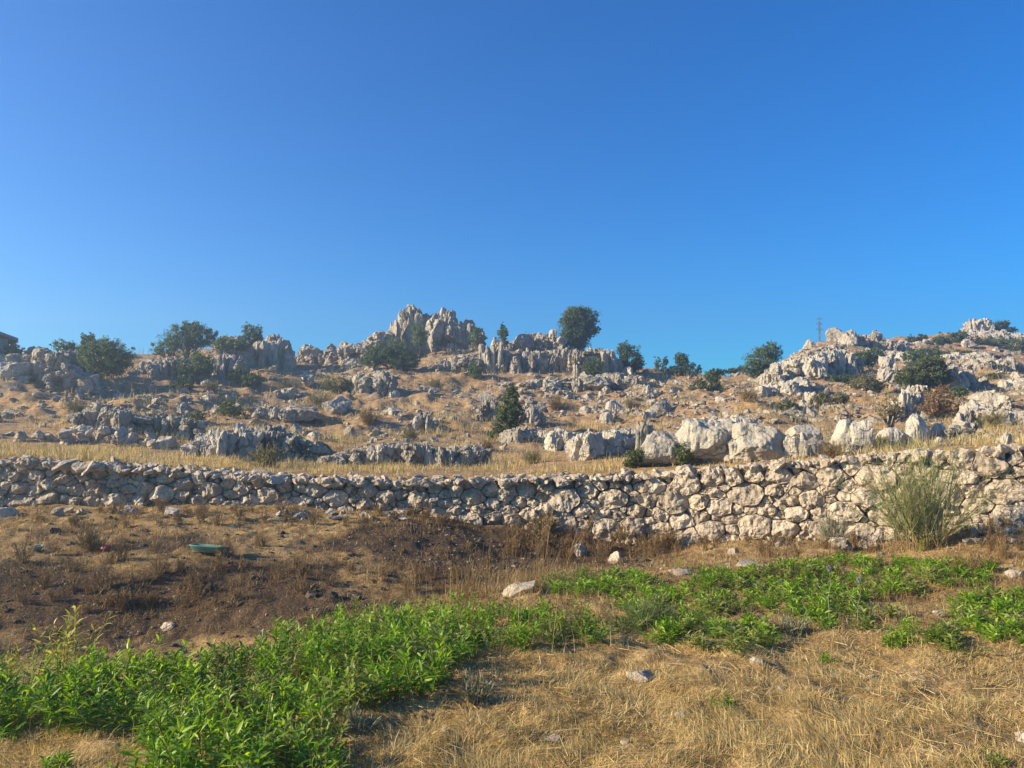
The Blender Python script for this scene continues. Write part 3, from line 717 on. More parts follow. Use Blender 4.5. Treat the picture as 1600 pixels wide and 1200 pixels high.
crag('rock_ledge', 'big cream slabs stepping down the ridge right of the blue-green tree', 'ledge',
     [(1198, 585, 604), (1206, 572, 606), (1222, 565, 602), (1240, 562, 596), (1252, 556, 592), (1262, 562, 588), (1275, 556, 584), (1288, 550, 582)], 40, 2, 12, 3, flute=.2, mat=M_BOULDER, lev=4)
crag('rock_crag', 'blocky cream outcrop just right below the base of the mast', 'crag',
     [(1288, 560, 574), (1296, 548, 578), (1312, 548, 578), (1326, 552, 576), (1338, 562, 574)], 43, 1.8, 11, 3, flute=.25, mat=M_BOULDER, lev=4)
crag('rock_ledge', 'broken pale band along the skyline between the paired peaks and summit', 'ledge',
     [(1385, 540, 552), (1400, 536, 552), (1425, 542, 556), (1440, 534, 556), (1460, 532, 552), (1470, 540, 550)], 60, 2.5, 7, 3, style='rubble')
crag('rock_pinnacle', 'leaning light finger of rock above the yellow-green broom on the right', 'pinnacle',
     [(1381, 560, 584), (1387, 552, 588), (1393, 553, 590), (1397, 566, 590)], 42, .6, 7, 2, flute=.2, mat=M_BOULDER)
crag('rock_pinnacle', 'upright white stump left of the small yellow bushes on the right slope', 'pinnacle',
     [(1262, 622, 638), (1266, 610, 640), (1273, 610, 640), (1280, 626, 640)], 31, .7, 7, 2, flute=.25, mat=M_BOULDER)
crag('rock_ledge', 'string of small fluted stones under the small yellow bushes', 'ledge',
     [(1284, 634, 642), (1300, 632, 642), (1325, 632, 642), (1345, 634, 642), (1372, 636, 642)], 29, .8, 7, 2, flute=.2)
crag('rock_ledge', 'mid slope step of grey stones under the dark shade in the centre', 'ledge',
     [(800, 600, 612), (840, 592, 612), (880, 590, 608), (920, 588, 606), (960, 582, 602), (1000, 588, 600)], 41, 2.2, 15, 3, flute=.15)
crag('rock_pinnacle', 'tall narrow stone standing in the central rubble field', 'pinnacle',
     [(1004, 606, 618), (1009, 600, 620), (1015, 602, 620), (1019, 608, 618)], None, .6, 6, 2, flute=.15, mat=M_BOULDER)
boulder('big lone boulder lying on the grass shelf right of centre', 960, 646, 30, 20, None, flute=.1, taper=.3, lev=4)
boulder('squat boulder left below the lone shelf boulder', 948, 662, 24, 18, None, flute=.1, taper=.3, lev=4)
crag('rock_ledge', 'short ledge of upright pale stones above the wall right of centre', 'ledge',
     [(862, 684, 698), (872, 666, 700), (884, 668, 702), (894, 680, 702)], 21.5, .7, 9, 2, flute=.2, mat=M_BOULDER)
crag('rock_ledge', 'low grassy rock step left of the big smooth boulders', 'ledge',
     [(900, 680, 692), (920, 674, 692), (960, 672, 690), (985, 668, 704), (1005, 668, 714)], 17, .9, 15, 2, flute=.12, mat=M_BOULDER, lev=4)
crag('rock_ledge', 'shadowed rock step behind the tall slope bush', 'ledge',
     [(790, 672, 684), (815, 668, 688), (845, 668, 690), (862, 676, 690)], 23, .9, 9, 2, flute=.2)
crag('rock_ridge', 'long rising rib of broken rock on the skyline left of the summit crag', 'ridge',
     [(462, 568, 582), (480, 558, 580), (500, 552, 578), (520, 548, 574), (540, 544, 572), (560, 538, 568), (580, 530, 562), (600, 524, 556), (612, 520, 552)], 51, 4, 8, 4, style='rubble')
crag('rock_ledge', 'grey boulder pile below the big dark bush left of the summit crag', 'ledge',
     [(545, 590, 606), (560, 584, 610), (580, 586, 612), (600, 580, 610), (615, 586, 606)], None, 2, 14, 3, flute=.15)
crag('rock_ledge', 'jutting spur of tilted stones in the middle of the slope', 'ledge',
     [(648, 656, 668), (656, 646, 672), (666, 644, 676), (676, 658, 680), (686, 666, 682)], None, 1.0, 8, 2, flute=.2)
print('crags', time.time() - T0)

# ------------------------------------------------------------------ loose rocks on the slope
def sample_up(n, dlo=0.8, dhi=45, pw=1.0):
    u = rng.uniform(-0.72, 0.72, n); t_ = rng.random(n)
    w = wall_d(u); d0 = w + dlo
    d = d0 * ((w + dhi) / d0) ** t_
    x = u * d; z = H(x, d); px, py = project(x, d, z)
    return x, d, z, px, py
def rock_mask(px, py):
    m = 0.07 * np.ones(len(px))
    for cx, cy, rx, ry, a in ((500, 575, 100, 30, .9), (950, 620, 140, 32, .7), (1000, 640, 110, 18, .6), (230, 640, 100, 30, .8), (1300, 600, 200, 60, .8), (1450, 550, 180, 40, 1.1),
                              (420, 640, 90, 25, .5), (700, 640, 110, 40, .4), (560, 680, 130, 18, .7), (60, 600, 100, 40, .8), (1180, 650, 120, 14, .9), (850, 560, 120, 25, .6), (1590, 620, 60, 20, .8), (850, 640, 60, 40, .4)):
        m += a * blob(px, py, cx, cy, rx, ry)
    m = np.where(py > 712 - 0.02 * np.abs(px - 800), m * .08, m)
    m = np.where((py > 694) & (px < 1000), m * .25, m)
    m = np.where((py > 655) & (py < 690) & (px > 480) & (px < 1000), m * .6, m)
    return np.clip(m, 0, 1)
x, d, z, px, py = sample_up(16000, .8, 48)
keep = rng.random(len(x)) < .36 * rock_mask(px, py) * (0.45 + 1.1 * np.clip(n2(x, d, .5, 3, 44) + .3, 0, 1))
x, d, z, px, py = (q[keep] for q in (x, d, z, px, py))
size = np.exp(rng.normal(math.log(0.085), 0.55, len(x))) * (0.7 + d / 45)
size = np.minimum(size, np.where(d < wall_d(x / d) + 4, .13, .6)); size = size * np.where((rng.random(len(size)) < .06) & (d > 22), 1.8, 1.0)
app = size / d * ((px > 5) & (px < 1595) & (py > 480) & (py < 735))
o_ = np.argsort(-app)
variants = []
for k in range(14):
    fl = .25 if k % 3 == 0 else .05
    V, Fc = rock(3, (1, rng.uniform(.6, 1), rng.uniform(.5, 1.1)), p=5, cuts=16, rough=.2, flute=fl, cr=(.4, .9))
    variants.append(mesh_np('loose_rock', V, Fc, M_ROCK if k % 2 else M_BOULDER, np.full(len(V), rng.random())))
def zone(px, py):
    if py > 690: return 'pale stone lying in the dry grass just behind the long wall', 'stones in the grass behind the wall'
    if px < 200: return 'loose grey rock on the shaded slope at the far left', 'rocks on the far left slope'
    if px < 470: return 'loose rock among low bushes on the slope left of the hill centre', 'rocks on the left slope'
    if px < 760: return ('loose grey rock on the slope below the tall summit crag', 'rocks below the summit crag')
    if px < 1110: return ('broken pale rock in the central rubble field below the round tree', 'rocks in the central rubble field')
    if py < 600: return 'pale rock strewn over the upper right hillside below the mast and summit', 'rocks on the upper right hillside'
    return 'pale rock on the lower right hillside above the big smooth boulders', 'rocks on the lower right hillside'
NTH = 285
for i in o_[:NTH]:
    o = link('loose_rock', variants[rng.integers(14)])
    s = size[i]; o.location = (x[i], d[i], z[i] + s * .22); o.scale = (s * rng.uniform(.9, 1.4), s, s * rng.uniform(.7, 1.2))
    o.rotation_euler = (rng.normal(0, .25), rng.normal(0, .25), rng.uniform(0, 6.3))
    lb, gp = zone(px[i], py[i]); tag(o, lb, 'rock', gp)
A = Acc()
for i in o_[NTH:]:
    s = size[i]; V, Fc = rock(2 if s / d[i] * F > 3.2 else 1, (s * rng.uniform(.9, 1.4), s, s * rng.uniform(.5, .9)), cuts=5, rough=.1)
    A.add(rot(V, rng.normal(0, .3), rng.normal(0, .3), rng.uniform(0, 6.3)) + np.array([x[i], d[i], z[i] + s * .2]), Fc)
x, d, z, px, py = sample_up(9000, .8, 45)
keep = rng.random(len(x)) < rock_mask(px, py)
for i in np.nonzero(keep)[0]:
    s = rng.uniform(.02, .07) * (0.5 + d[i] / 30)
    V, Fc = ICO[1]; V = V * (1 + .25 * rng.normal(size=(len(V), 1))) * s * np.array([1.2, 1, .7])
    A.add(V + np.array([x[i], d[i], z[i] + s * .2]), Fc)
tag(link('scree', A.mesh('scree', M_ROCK)), 'small pale scree and rubble strewn over the dry hillside', 'scree', None, 'stuff')
print('loose', len(o_), time.time() - T0)

# stones in front of the wall
def lower_pts(n, px0, px1, py0, py1):
    P = []
    for _ in range(n):
        P.append(G(rng.uniform(px0, px1), rng.uniform(py0, py1)))
    return P
A = Acc()
def sample_low(n, d0=3.2, ulim=.75, pw=2.0):
    u = rng.uniform(-ulim, ulim, n); t_ = rng.random(n); w = wall_d(u) - .12
    a = d0 ** (1 - pw) if pw != 1 else 0
    if pw == 1: d = d0 * (w / d0) ** t_
    else: d = (a + t_ * (w ** (1 - pw) - a)) ** (1 / (1 - pw))
    x = u * d; z = H(x, d); px, py = project(x, d, z)
    return x, d, z, px, py
x, d, z, px, py = sample_low(30000, 3.2, .75, 1)
m = 0.003 + 0.55 * blob(px, py, 760, 870, 110, 40) + .35 * blob(px, py, 620, 830, 140, 25) + .5 * blob(px, py, 520, 808, 160, 10) + .12 * blob(px, py, 250, 950, 200, 35) + .5 * blob(px, py, 1450, 850, 180, 22) + .3 * blob(px, py, 1050, 870, 200, 18) + .2 * blob(px, py, 1560, 810, 70, 30)
keep = (rng.random(len(x)) < m * .9)
for i in np.nonzero(keep)[0]:
    s = min(.045, math.exp(rng.normal(math.log(.008), .5)))
    V, Fc = rock(1, (s * 1.25, s, s * .7), cuts=3, rough=.0)
    A.add(rotz(V, rng.uniform(0, 6.3)) + np.array([x[i], d[i], z[i] + s * .3]), Fc)
tag(link('gravel', A.mesh('gravel', M_WHITE)), 'small pale pebbles scattered over the dark soil in front of the wall', 'gravel', None, 'stuff')

named = [
 ('large white wedge-shaped stone at the upper edge of the green leaves', 812, 930, 62, 24, .25, M_WHITE),
 ('rough pale stone half buried in straw at the lower centre', 1002, 1066, 44, 26, 0, M_WHITE),
 ('small yellowish stone with a dark shadow in the dry grass, lower right', 1366, 1064, 22, 15, 0, M_WHITE),
 ('grey stone showing between green leaves right of the feathery plant', 1217, 918, 22, 20, 0, M_ROCK),
 ('pale stone in the leaves near the right edge', 1518, 966, 32, 18, 0, M_WHITE),
 ('small flat stone left of the pale stone near the right edge', 1466, 962, 18, 12, 0, M_WHITE),
 ('pale stone on dark soil in the hollow above the lower left leaves', 262, 984, 24, 16, 0, M_WALL),
 ('squared grey block lying at the far left in front of the wall', 10, 808, 32, 22, 0, M_WALL),
 ('pale upright stone in dry weeds below the middle of the wall', 906, 868, 26, 30, -.3, M_WALL),
 ('broken grey stone right of the upright stone in the dry weeds', 962, 880, 22, 28, .3, M_WALL),
 ('light stone at the foot of the wall left of the tall broom', 1336, 840, 24, 20, 0, M_WALL),
 ('pale rock on the brown slope right below the middle of the wall', 1146, 866, 24, 18, 0, M_WALL),
 ('flat whitish slab in the soil above the leaves right of centre', 1172, 884, 44, 12, 0, M_WHITE),
 ('flat pale slab between the green tufts right of centre', 1068, 898, 46, 14, 0, M_WHITE),
 ('rounded stone half sunk in straw at the bottom centre', 866, 1162, 30, 18, 0, M_WALL),
 ('small pale stone in the straw below the feathery plant at right', 1186, 1036, 26, 12, 0, M_WHITE),
 ('smooth white stone cut by the right edge of the picture', 1600, 1158, 34, 22, .3, M_WHITE),
 ('pale flat rock right of the tall broom at the wall foot', 1545, 835, 40, 14, 0, M_WALL),
 ('jagged pale stone in the rubble right of the tall broom', 1530, 812, 30, 18, 0, M_WALL),
 ('tan stone on the slope near the right edge below the wall', 1590, 900, 34, 14, 0, M_WHITE),
]
for lb, qx, qy, w, h, tl, mt in named:
    X, Y, Z = G(qx, qy); k = ppm(Y)
    V, Fc = rock(4, (w * k / 2, w * k / 2 * .8, h * k / 2), cuts=12, rough=.12, flute=.04)
    V = rot(V, 0, -tl, rng.uniform(-.4, .4))
    if 'wedge' in lb:
        f_ = np.clip(V[:, 0] / (w * k / 2), -1, 1); V[:, 2] = V[:, 2] * (1 - .55 * np.clip(f_ + .2, 0, 1)) + np.clip(f_, 0, 1) ** 1.5 * h * k * .45
    o = link('stone', mesh_np('stone', V, Fc, mt, np.full(len(V), rng.random()), smooth=False), None, (X, Y, Z + h * k * (.3 if 'wedge' in lb else .16))); tag(o, lb, 'stone')
# fallen stones at the foot of the wall
for qx0, qx1, qy0, qy1, n, lb, gp in ((380, 640, 800, 815, 26, 'tumbled stone at the foot of the wall left of centre', 'tumbled stones left of centre'),
                               (1180, 1380, 838, 858, 22, 'tumbled stone on the bank below the right half of the wall', 'tumbled stones on the right bank'),
                               (1490, 1600, 800, 850, 22, 'tumbled stone right of the tall broom at the wall foot', 'tumbled stones right of the broom'),
                               (20, 300, 798, 806, 10, 'tumbled stone at the foot of the wall far left', 'tumbled stones far left')):
    for _ in range(n):
        X, Y, Z = G(rng.uniform(qx0, qx1), rng.uniform(qy0, qy1)); Y = min(Y, float(wall_d(X / Y)) - .15); Z = float(H(X, Y))
        o = link('fallen_stone', variants[rng.integers(14)]); s = rng.uniform(.035, .11)
        o.location = (X, Y, Z + s * .3); o.scale = (s * 1.3, s, s * .8); o.rotation_euler = (rng.normal(0, .3), rng.normal(0, .3), rng.uniform(0, 6.3))
        tag(o, lb, 'stone', gp)
print('stones', time.time() - T0)

# ------------------------------------------------------------------ plants: blade and leaf builders
def blades(P, hgt, wid, lean, bend=0.4, az=None, droop=True, rnd=None):
    """tapered bent blades: base points P (n,3); returns V, F (tris)"""
    n = len(P); a = rng.uniform(0, 2 * np.pi, n) if az is None else az
    dirh = np.stack([np.cos(a), np.sin(a), np.zeros(n)], 1)
    wdir = rng.uniform(0, 2 * np.pi, n); side = np.stack([np.cos(wdir), np.sin(wdir), np.zeros(n)], 1) * (wid[:, None] / 2)
    mid_ = P + dirh * (hgt * lean * .45)[:, None]; mid_[:, 2] += hgt * .55 * np.sqrt(np.maximum(0.02, 1 - np.minimum(lean, 1) ** 2 * .93))
    tip = P + dirh * (hgt * lean * (1 + bend))[:, None]; tip[:, 2] += hgt * np.sqrt(np.maximum(0.02, 1 - np.minimum(lean, 1) ** 2)) * (1 - .2 * bend)
    V = np.stack([P - side, P + side, mid_ - side * .8, mid_ + side * .8, tip], 1).reshape(-1, 3)
    b_ = (np.arange(n) * 5)[:, None]
    Fc = np.concatenate([b_ + np.array([0, 1, 3]), b_ + np.array([0, 3, 2]), b_ + np.array([2, 3, 4])], 0)
    r = np.repeat(rng.random(n) if rnd is None else rnd, 5)
    return V, Fc, r
def sticks(P, D, L, w):
    """thin three-sided stems"""
    n = len(P); D = D / np.linalg.norm(D, axis=1, keepdims=True)
    a = np.cross(D, rng.normal(size=(n, 3))); a /= np.linalg.norm(a, axis=1, keepdims=True); b_ = np.cross(D, a)
    L = np.broadcast_to(L, n)[:, None]; w = np.broadcast_to(w, n)[:, None]
    o1 = a; o2 = -a * .5 + b_ * .87; o3 = -a * .5 - b_ * .87; T = P + D * L
    V = np.stack([P + o1 * w, P + o2 * w, P + o3 * w, T + o1 * w * .5, T + o2 * w * .5, T + o3 * w * .5], 1).reshape(-1, 3)
    q = (np.arange(n) * 6)[:, None]
    Fc = np.concatenate([q + np.array(t_) for t_ in ((0, 1, 4), (0, 4, 3), (1, 2, 5), (1, 5, 4), (2, 0, 3), (2, 3, 5), (3, 4, 5))], 0)
    return V, Fc, np.repeat(rng.random(n), 6)
def leaves(P, D, L, W, droop=0.3):
    """lance-shaped folded leaves; D = direction (n,3)"""
    n = len(P); D = D / np.linalg.norm(D, axis=1, keepdims=True)
    up_ = np.array([0, 0, 1.0]) + rng.normal(0, .35, (n, 3)); s = np.cross(D, up_); s /= np.maximum(np.linalg.norm(s, axis=1, keepdims=True), 1e-6); nn = np.cross(s, D)
    L = np.broadcast_to(L, n)[:, None]; W = np.broadcast_to(W, n)[:, None] / 2; dr = droop * rng.uniform(.3, 1.6, (n, 1))
    def at_(t_): return P + D * L * t_ - np.array([0, 0, 1.0]) * L * dr * t_ * t_
    fold = nn * W * .45
    V = np.stack([at_(0), at_(.3) - s * W * .9 + fold, at_(.3), at_(.3) + s * W * .9 + fold, at_(.65) - s * W * .75 + fold * .8, at_(.65), at_(.65) + s * W * .75 + fold * .8, at_(1.0)], 1).reshape(-1, 3)
    q = (np.arange(n) * 8)[:, None]
    Fc = np.concatenate([q + np.array(t_) for t_ in ((0, 2, 1), (0, 3, 2), (1, 2, 5), (1, 5, 4), (2, 3, 6), (2, 6, 5), (4, 5, 7), (5, 6, 7))], 0)
    return V, Fc, np.repeat(rng.random(n), 8)
def cards(P, size, asp=.6):
    """small leaf clumps of two bent triangles, random facing"""
    n = len(P); D = rng.normal(size=(n, 3)); D /= np.linalg.norm(D, axis=1, keepdims=True)
    a = np.cross(D, rng.normal(size=(n, 3))); a /= np.linalg.norm(a, axis=1, keepdims=True); b_ = np.cross(D, a)
    s = np.broadcast_to(size, n)[:, None]
    V = np.stack([P - b_ * s, P - a * s * asp * .5 + D * s * .12, P + b_ * s, P + a * s * asp * .5 - D * s * .12], 1).reshape(-1, 3)
    q = (np.arange(n) * 4)[:, None]
    Fc = np.concatenate([q + np.array([0, 1, 2]), q + np.array([0, 2, 3])], 0)
    return V, Fc, np.repeat(rng.random(n), 4)
def limb(A, p, q, r0, r1, seg=3, wob=.08):
    p = np.array(p, float); q = np.array(q, float); L = np.linalg.norm(q - p)
    prev = p; pr = r0
    for k in range(seg):
        t_ = (k + 1) / seg; nx_ = p + (q - p) * t_ + (rng.normal(0, wob * L / seg, 3) if k < seg - 1 else 0)
        D = nx_ - prev; ln = np.linalg.norm(D) + 1e-6; D = D / ln
        a = np.cross(D, [.3, .9, .1]); a /= np.linalg.norm(a); b_ = np.cross(D, a)
        r2 = r0 + (r1 - r0) * t_; ang = np.arange(6) * math.pi / 3
        ring = np.cos(ang)[:, None] * a + np.sin(ang)[:, None] * b_
        V = np.concatenate([prev + ring * pr, nx_ + ring * r2])
        Fc = []
        for j in range(6): Fc += [(j, (j + 1) % 6, 6 + (j + 1) % 6), (j, 6 + (j + 1) % 6, 6 + j)]
        A.add(V, np.array(Fc, dtype=np.int32)); prev = nx_; pr = r2

# ------------------------------------------------------------------ trees and bushes on the hill
def tree(name, label, px, base, blobs, mat=M_TREE, depth=None, dens=1.0, leaf=None, cat='bush', trunk=0.05, group=None, clump=.15, tall=False):
    """blobs: (px, py, rx, ry) crown lobes in picture units, turned into metres at the plant's distance"""
    if depth is None: X, Y, Z = GU_(px, base)
    else: X, Y, Z = P3(px, base, depth); Z = float(H(X, Y))
    k = ppm(Y); root = empty(name, (X, Y, Z)); tag(root, label, cat, group)
    B = []
    for (bx, by, rx, ry) in blobs:
        cx, cy, cz = P3(bx, by, Y); B.append((cx - X, 0.0, max(cz - Z, ry * k * .4), rx * k, ry * k))
    crown = Acc(); tr = Acc()
    tot = sum(b_[3] * b_[4] for b_ in B)
    ls = leaf or max(0.05, 1.5 * k)
    cents = []
    for (cx, cy, cz, rx, ry) in B:
        rz_ = (rx + ry) / 2
        ncl = int(max(14, 17 * dens / clump ** .9))
        dv = rng.normal(size=(ncl, 3)); dv /= np.linalg.norm(dv, axis=1, keepdims=True)
        rad = rng.uniform(.25, 1.0, ncl) ** .5 * np.exp(rng.normal(0, .14, ncl)); rad = np.where(dv[:, 2] < -.3, rad * .9, rad)
        Cc = dv * rad[:, None] * np.array([rx, rz_ * .85, ry]) + np.array([cx, cy + rng.normal(0, rz_ * .1), cz])
        cents.append(Cc)
        nl = int(np.clip(30 * (clump * rz_ / ls) ** 1.3 * .5, 12, 80))
        cr = clump * rz_ * np.exp(rng.normal(-.1, .35, ncl))
        P = np.repeat(Cc, nl, 0) + rng.normal(size=(ncl * nl, 3)) * np.repeat(cr, nl)[:, None] * np.array([.62, .62, .5])
        P = P[P[:, 2] > 0.02]
        V, Fc, r_ = cards(P, ls * rng.uniform(.6, 1.3, len(P)))
        # neighbouring leaves of one clump share a tone
        crown.add(V, Fc, r_)
    link('crown', crown.mesh('crown', mat), root)
    for Cc in cents:
        top = Cc.mean(0); tk = trunk * max(.6, (tot ** .5))
        limb(tr, (0, 0, -.1), top * np.array([.7, .7, .8]), tk, tk * .4, 4)
        for j in rng.choice(len(Cc), min(len(Cc), 12), replace=False):
            limb(tr, top * np.array([.5, .5, .6]) * rng.uniform(.5, 1.2), Cc[j], tk * .35, tk * .08, 2)
    link('trunk', tr.mesh('trunk', M_BARK), root)
    return root
tree('tree', 'round dense green tree alone on the skyline above the broad crag', 902, 540, [(900, 505, 26, 24), (915, 500, 20, 18), (890, 500, 16, 18), (898, 522, 24, 14), (924, 515, 13, 12), (905, 488, 18, 9), (902, 535, 20, 12), (888, 528, 14, 12)], depth=52, cat='tree', dens=1.5)
tree('tree', 'wide spreading tree on the skyline left of the shaded crag', 292, 566, [(300, 526, 36, 20), (280, 530, 26, 18), (320, 528, 20, 18), (258, 545, 22, 14), (296, 510, 24, 8)], depth=44, cat='tree')
tree('tree', 'low wide dark bush filling the dip at the far left', 165, 602, [(165, 565, 38, 30), (185, 560, 24, 26), (142, 555, 18, 22), (160, 545, 26, 16)], depth=34, cat='tree', dens=1.3)
tree('tree', 'unseen tree added beyond the left edge to shade the far left bank', -130, 600, [(-120, 530, 45, 45), (-180, 530, 40, 50)], depth=31, cat='tree')  # added out of view so its shadow falls across the left rock bank
tree('tree', 'thin spiky sapling rising over the far left dip', 134, 590, [(132, 532, 6, 12), (142, 530, 5, 10), (128, 545, 8, 10)], depth=35, cat='tree', dens=.7)
tree('bush', 'small grey-green bush on the skyline right of the knobbly rock block', 100, 556, [(98, 542, 18, 12), (112, 545, 12, 10)], depth=37, dens=.8)
tree('bush', 'dark bush beside the wall of the house at the left edge', 22, 570, [(18, 550, 16, 16), (30, 556, 12, 12)], depth=36)
tree('bush', 'pair of pointed shrubs on top of the shaded crag', 393, 534, [(388, 518, 10, 13), (402, 520, 8, 12), (395, 528, 16, 9)], depth=47)
tree('bush', 'mid green bush in front of the shaded crag at its left', 352, 548, [(352, 538, 20, 12), (375, 540, 16, 10)], depth=43)
tree('bush', 'dark bush under the wide spreading skyline tree', 302, 602, [(300, 570, 30, 22), (318, 572, 18, 20)], depth=38)
tree('bush', 'round bush on the left slope beside the brown dry shrub', 288, 624, [(287, 608, 19, 16)], depth=34, mat=M_BUSH)
tree('bush', 'isolated olive green bush above the cream ribbed face', 358, 664, [(358, 644, 22, 19)], mat=M_BUSH, depth=27)
tree('bush', 'small dark bush left of the isolated olive green bush', 308, 674, [(308, 660, 17, 14)], mat=M_BUSH, depth=25.5)
tree('bush', 'dark low bush in the shade right below the shaded crag', 392, 606, [(390, 594, 26, 12), (372, 586, 16, 14)], depth=38)
tree('bush', 'large dark bush left below the summit crag', 618, 582, [(620, 556, 28, 24), (600, 552, 24, 18), (640, 566, 18, 14), (580, 562, 18, 14)], depth=46, dens=1.3)
tree('bush', 'dark bush clinging to the foot of the summit crag face', 656, 546, [(655, 528, 12, 18)], depth=51, clump=.3)
tree('bush', 'dark twiggy growth at the right end of the summit crag', 744, 548, [(744, 528, 9, 16)], depth=51.5)
tree('bush', 'dark scrub among the grey boulder pile left of the hill centre', 575, 612, [(572, 600, 22, 12), (600, 606, 20, 10)], depth=39.5)
tree('bush', 'bright olive bush in front of the grey boulder pile', 528, 612, [(525, 600, 26, 14), (545, 602, 14, 10)], mat=M_BROOM, depth=38)
tree('bush', 'slender upright shrub growing from the broad crag near its bright pillar', 742, 612, [(744, 592, 11, 20), (738, 578, 8, 10)], depth=44)
tree('bush', 'small pointed sapling on the skyline above the broad crag', 786, 546, [(786, 522, 8, 12), (787, 538, 9, 8), (785, 512, 3, 6)], depth=49)
tree('bush', 'sparse twiggy sapling just right of the pointed one on the skyline', 820, 540, [(820, 527, 9, 9)], depth=50, dens=.35)
tree('tree', 'tall dark bush standing in the middle of the slope', 796, 694, [(797, 640, 20, 24), (793, 665, 22, 26), (800, 618, 11, 16), (782, 685, 22, 14)], mat=M_BUSH, depth=24, dens=1.4, cat='tree')
tree('bush', 'dark bush hanging over the broad crag at its right part', 928, 596, [(928, 574, 17, 17), (922, 590, 13, 10)], depth=43)
tree('bush', 'dense dark bush on the skyline at the right end of the broad crag', 982, 580, [(985, 562, 19, 22), (975, 548, 11, 14), (996, 570, 10, 12)], depth=48, dens=1.3)
tree('bush', 'thin airy sapling on the skyline left of the twin-topped shrub', 1030, 586, [(1028, 568, 5, 12), (1034, 576, 12, 10), (1040, 565, 4, 8)], depth=50, dens=.4)
tree('tree', 'dark twin-topped shrub on the skyline right of centre', 1074, 590, [(1062, 562, 8, 12), (1069, 566, 8, 14), (1080, 580, 16, 12), (1055, 580, 16, 8)], depth=50, cat='tree', dens=1.3)
tree('tree', 'leaning blue-green tree on the skyline left of the mast', 1188, 594, [(1194, 564, 24, 24), (1205, 550, 16, 15), (1178, 575, 18, 16), (1190, 582, 20, 10)], depth=43, cat='tree', dens=1.4)
tree('bush', 'broad grey-green bush below the twin-topped shrub', 1108, 622, [(1108, 602, 20, 18), (1090, 606, 16, 12), (1115, 588, 11, 10)], mat=M_BUSH, depth=37)
tree('bush', 'low dark scrub line at the far end of the saddle', 1140, 590, [(1120, 582, 14, 5), (1145, 580, 12, 5), (1160, 578, 8, 5)], depth=54)
tree('bush', 'yellow-green broom bush on the right slope below the pale finger of rock', 1354, 612, [(1352, 598, 24, 15), (1370, 604, 14, 10)], mat=M_BROOM, depth=35)
tree('bush', 'big dark evergreen bush left of the shaded cliff on the right', 1440, 612, [(1445, 585, 34, 22), (1425, 595, 26, 18), (1465, 590, 22, 22), (1450, 568, 26, 12)], mat=M_BUSH, depth=33, dens=1.5)
tree('bush', 'dark bush on the upper right hillside under the paired peaks', 1362, 572, [(1362, 556, 22, 14), (1348, 560, 16, 12)], depth=45)
tree('bush', 'green bush on the slope between the paired peaks and the right summit', 1430, 570, [(1430, 556, 22, 12), (1450, 552, 20, 12)], depth=47)
tree('bush', 'dark bush leaning on the left side of the right summit', 1486, 542, [(1484, 532, 20, 11), (1500, 525, 14, 8), (1468, 540, 12, 8)], depth=58)
tree('bush', 'small round bush on the skyline left of the right summit', 1423, 542, [(1423, 532, 8, 7)], depth=62)
tree('bush', 'tiny bush on the skyline between the small round bush and the summit', 1440, 536, [(1440, 528, 8, 5)], depth=62)
tree('bush', 'cluster of pointed shrubs right behind the white summit pinnacles', 1562, 520, [(1560, 510, 10, 9), (1571, 508, 5, 8), (1575, 516, 12, 5)], depth=73)
tree('bush', 'dark bush below the long pale cliff band at the right', 1545, 556, [(1530, 545, 22, 10), (1560, 550, 26, 9)], depth=58)
tree('bush', 'dark scrub at the right edge beside the pale cliff band', 1592, 552, [(1590, 540, 16, 12), (1600, 555, 14, 10)], depth=56)
tree('bush', 'olive bush under the sunlit jagged cliff band', 1548, 600, [(1550, 592, 26, 9), (1536, 598, 14, 8)], mat=M_BUSH, depth=38)
tree('bush', 'low green scrub below the pair of pale slabs near the right summit', 1500, 566, [(1498, 558, 28, 8), (1475, 560, 16, 8)], mat=M_BUSH, depth=52)
tree('bush', 'small yellow-green bush right of the upright white stump', 1284, 632, [(1283, 624, 13, 11)], mat=M_BROOM, depth=30.5)
tree('bush', 'second small yellow-green bush, right of the first below the broom', 1312, 630, [(1312, 622, 15, 10)], mat=M_BROOM, depth=31)
tree('bush', 'grey-green bush beside the lone thin trunk on the left', 1232, 648, [(1230, 638, 20, 12)], mat=M_BUSH, depth=27)
tree('bush', 'dark small bush below the blocky cream outcrop', 1318, 606, [(1318, 598, 16, 9), (1300, 594, 9, 8)], depth=38)
tree('bush', 'compact round green bush against the square smooth boulder', 1067, 728, [(1067, 710, 16, 17)], mat=M_BUSH, depth=13.1, dens=1.4, leaf=.022, clump=.2)
tree('bush', 'dark narrow bush against the ribbed grey boulder above the wall', 993, 734, [(993, 716, 13, 16), (985, 726, 10, 9)], mat=M_BUSH, depth=13.3, dens=1.1, leaf=.022, clump=.2)
tree('bush', 'brown dead bush in front of the big evergreen bush', 1468, 652, [(1468, 620, 26, 24), (1455, 636, 20, 16), (1482, 640, 20, 14)], mat=M_BROWN, depth=22, dens=.55, leaf=.035, clump=.16)
tree('bush', 'dark bush in the shade under the squat outcrop at the right edge', 1500, 622, [(1498, 612, 16, 10)], depth=30)
# young bare tree: thin leaning trunk with a thin crown
tree('tree', 'lone young tree with a thin bare trunk standing between the boulders', 1390, 682, [(1392, 632, 14, 16), (1402, 640, 12, 10), (1380, 645, 10, 9)], mat=M_OLIVE, depth=19, dens=.35, leaf=.03, cat='tree', trunk=.07)
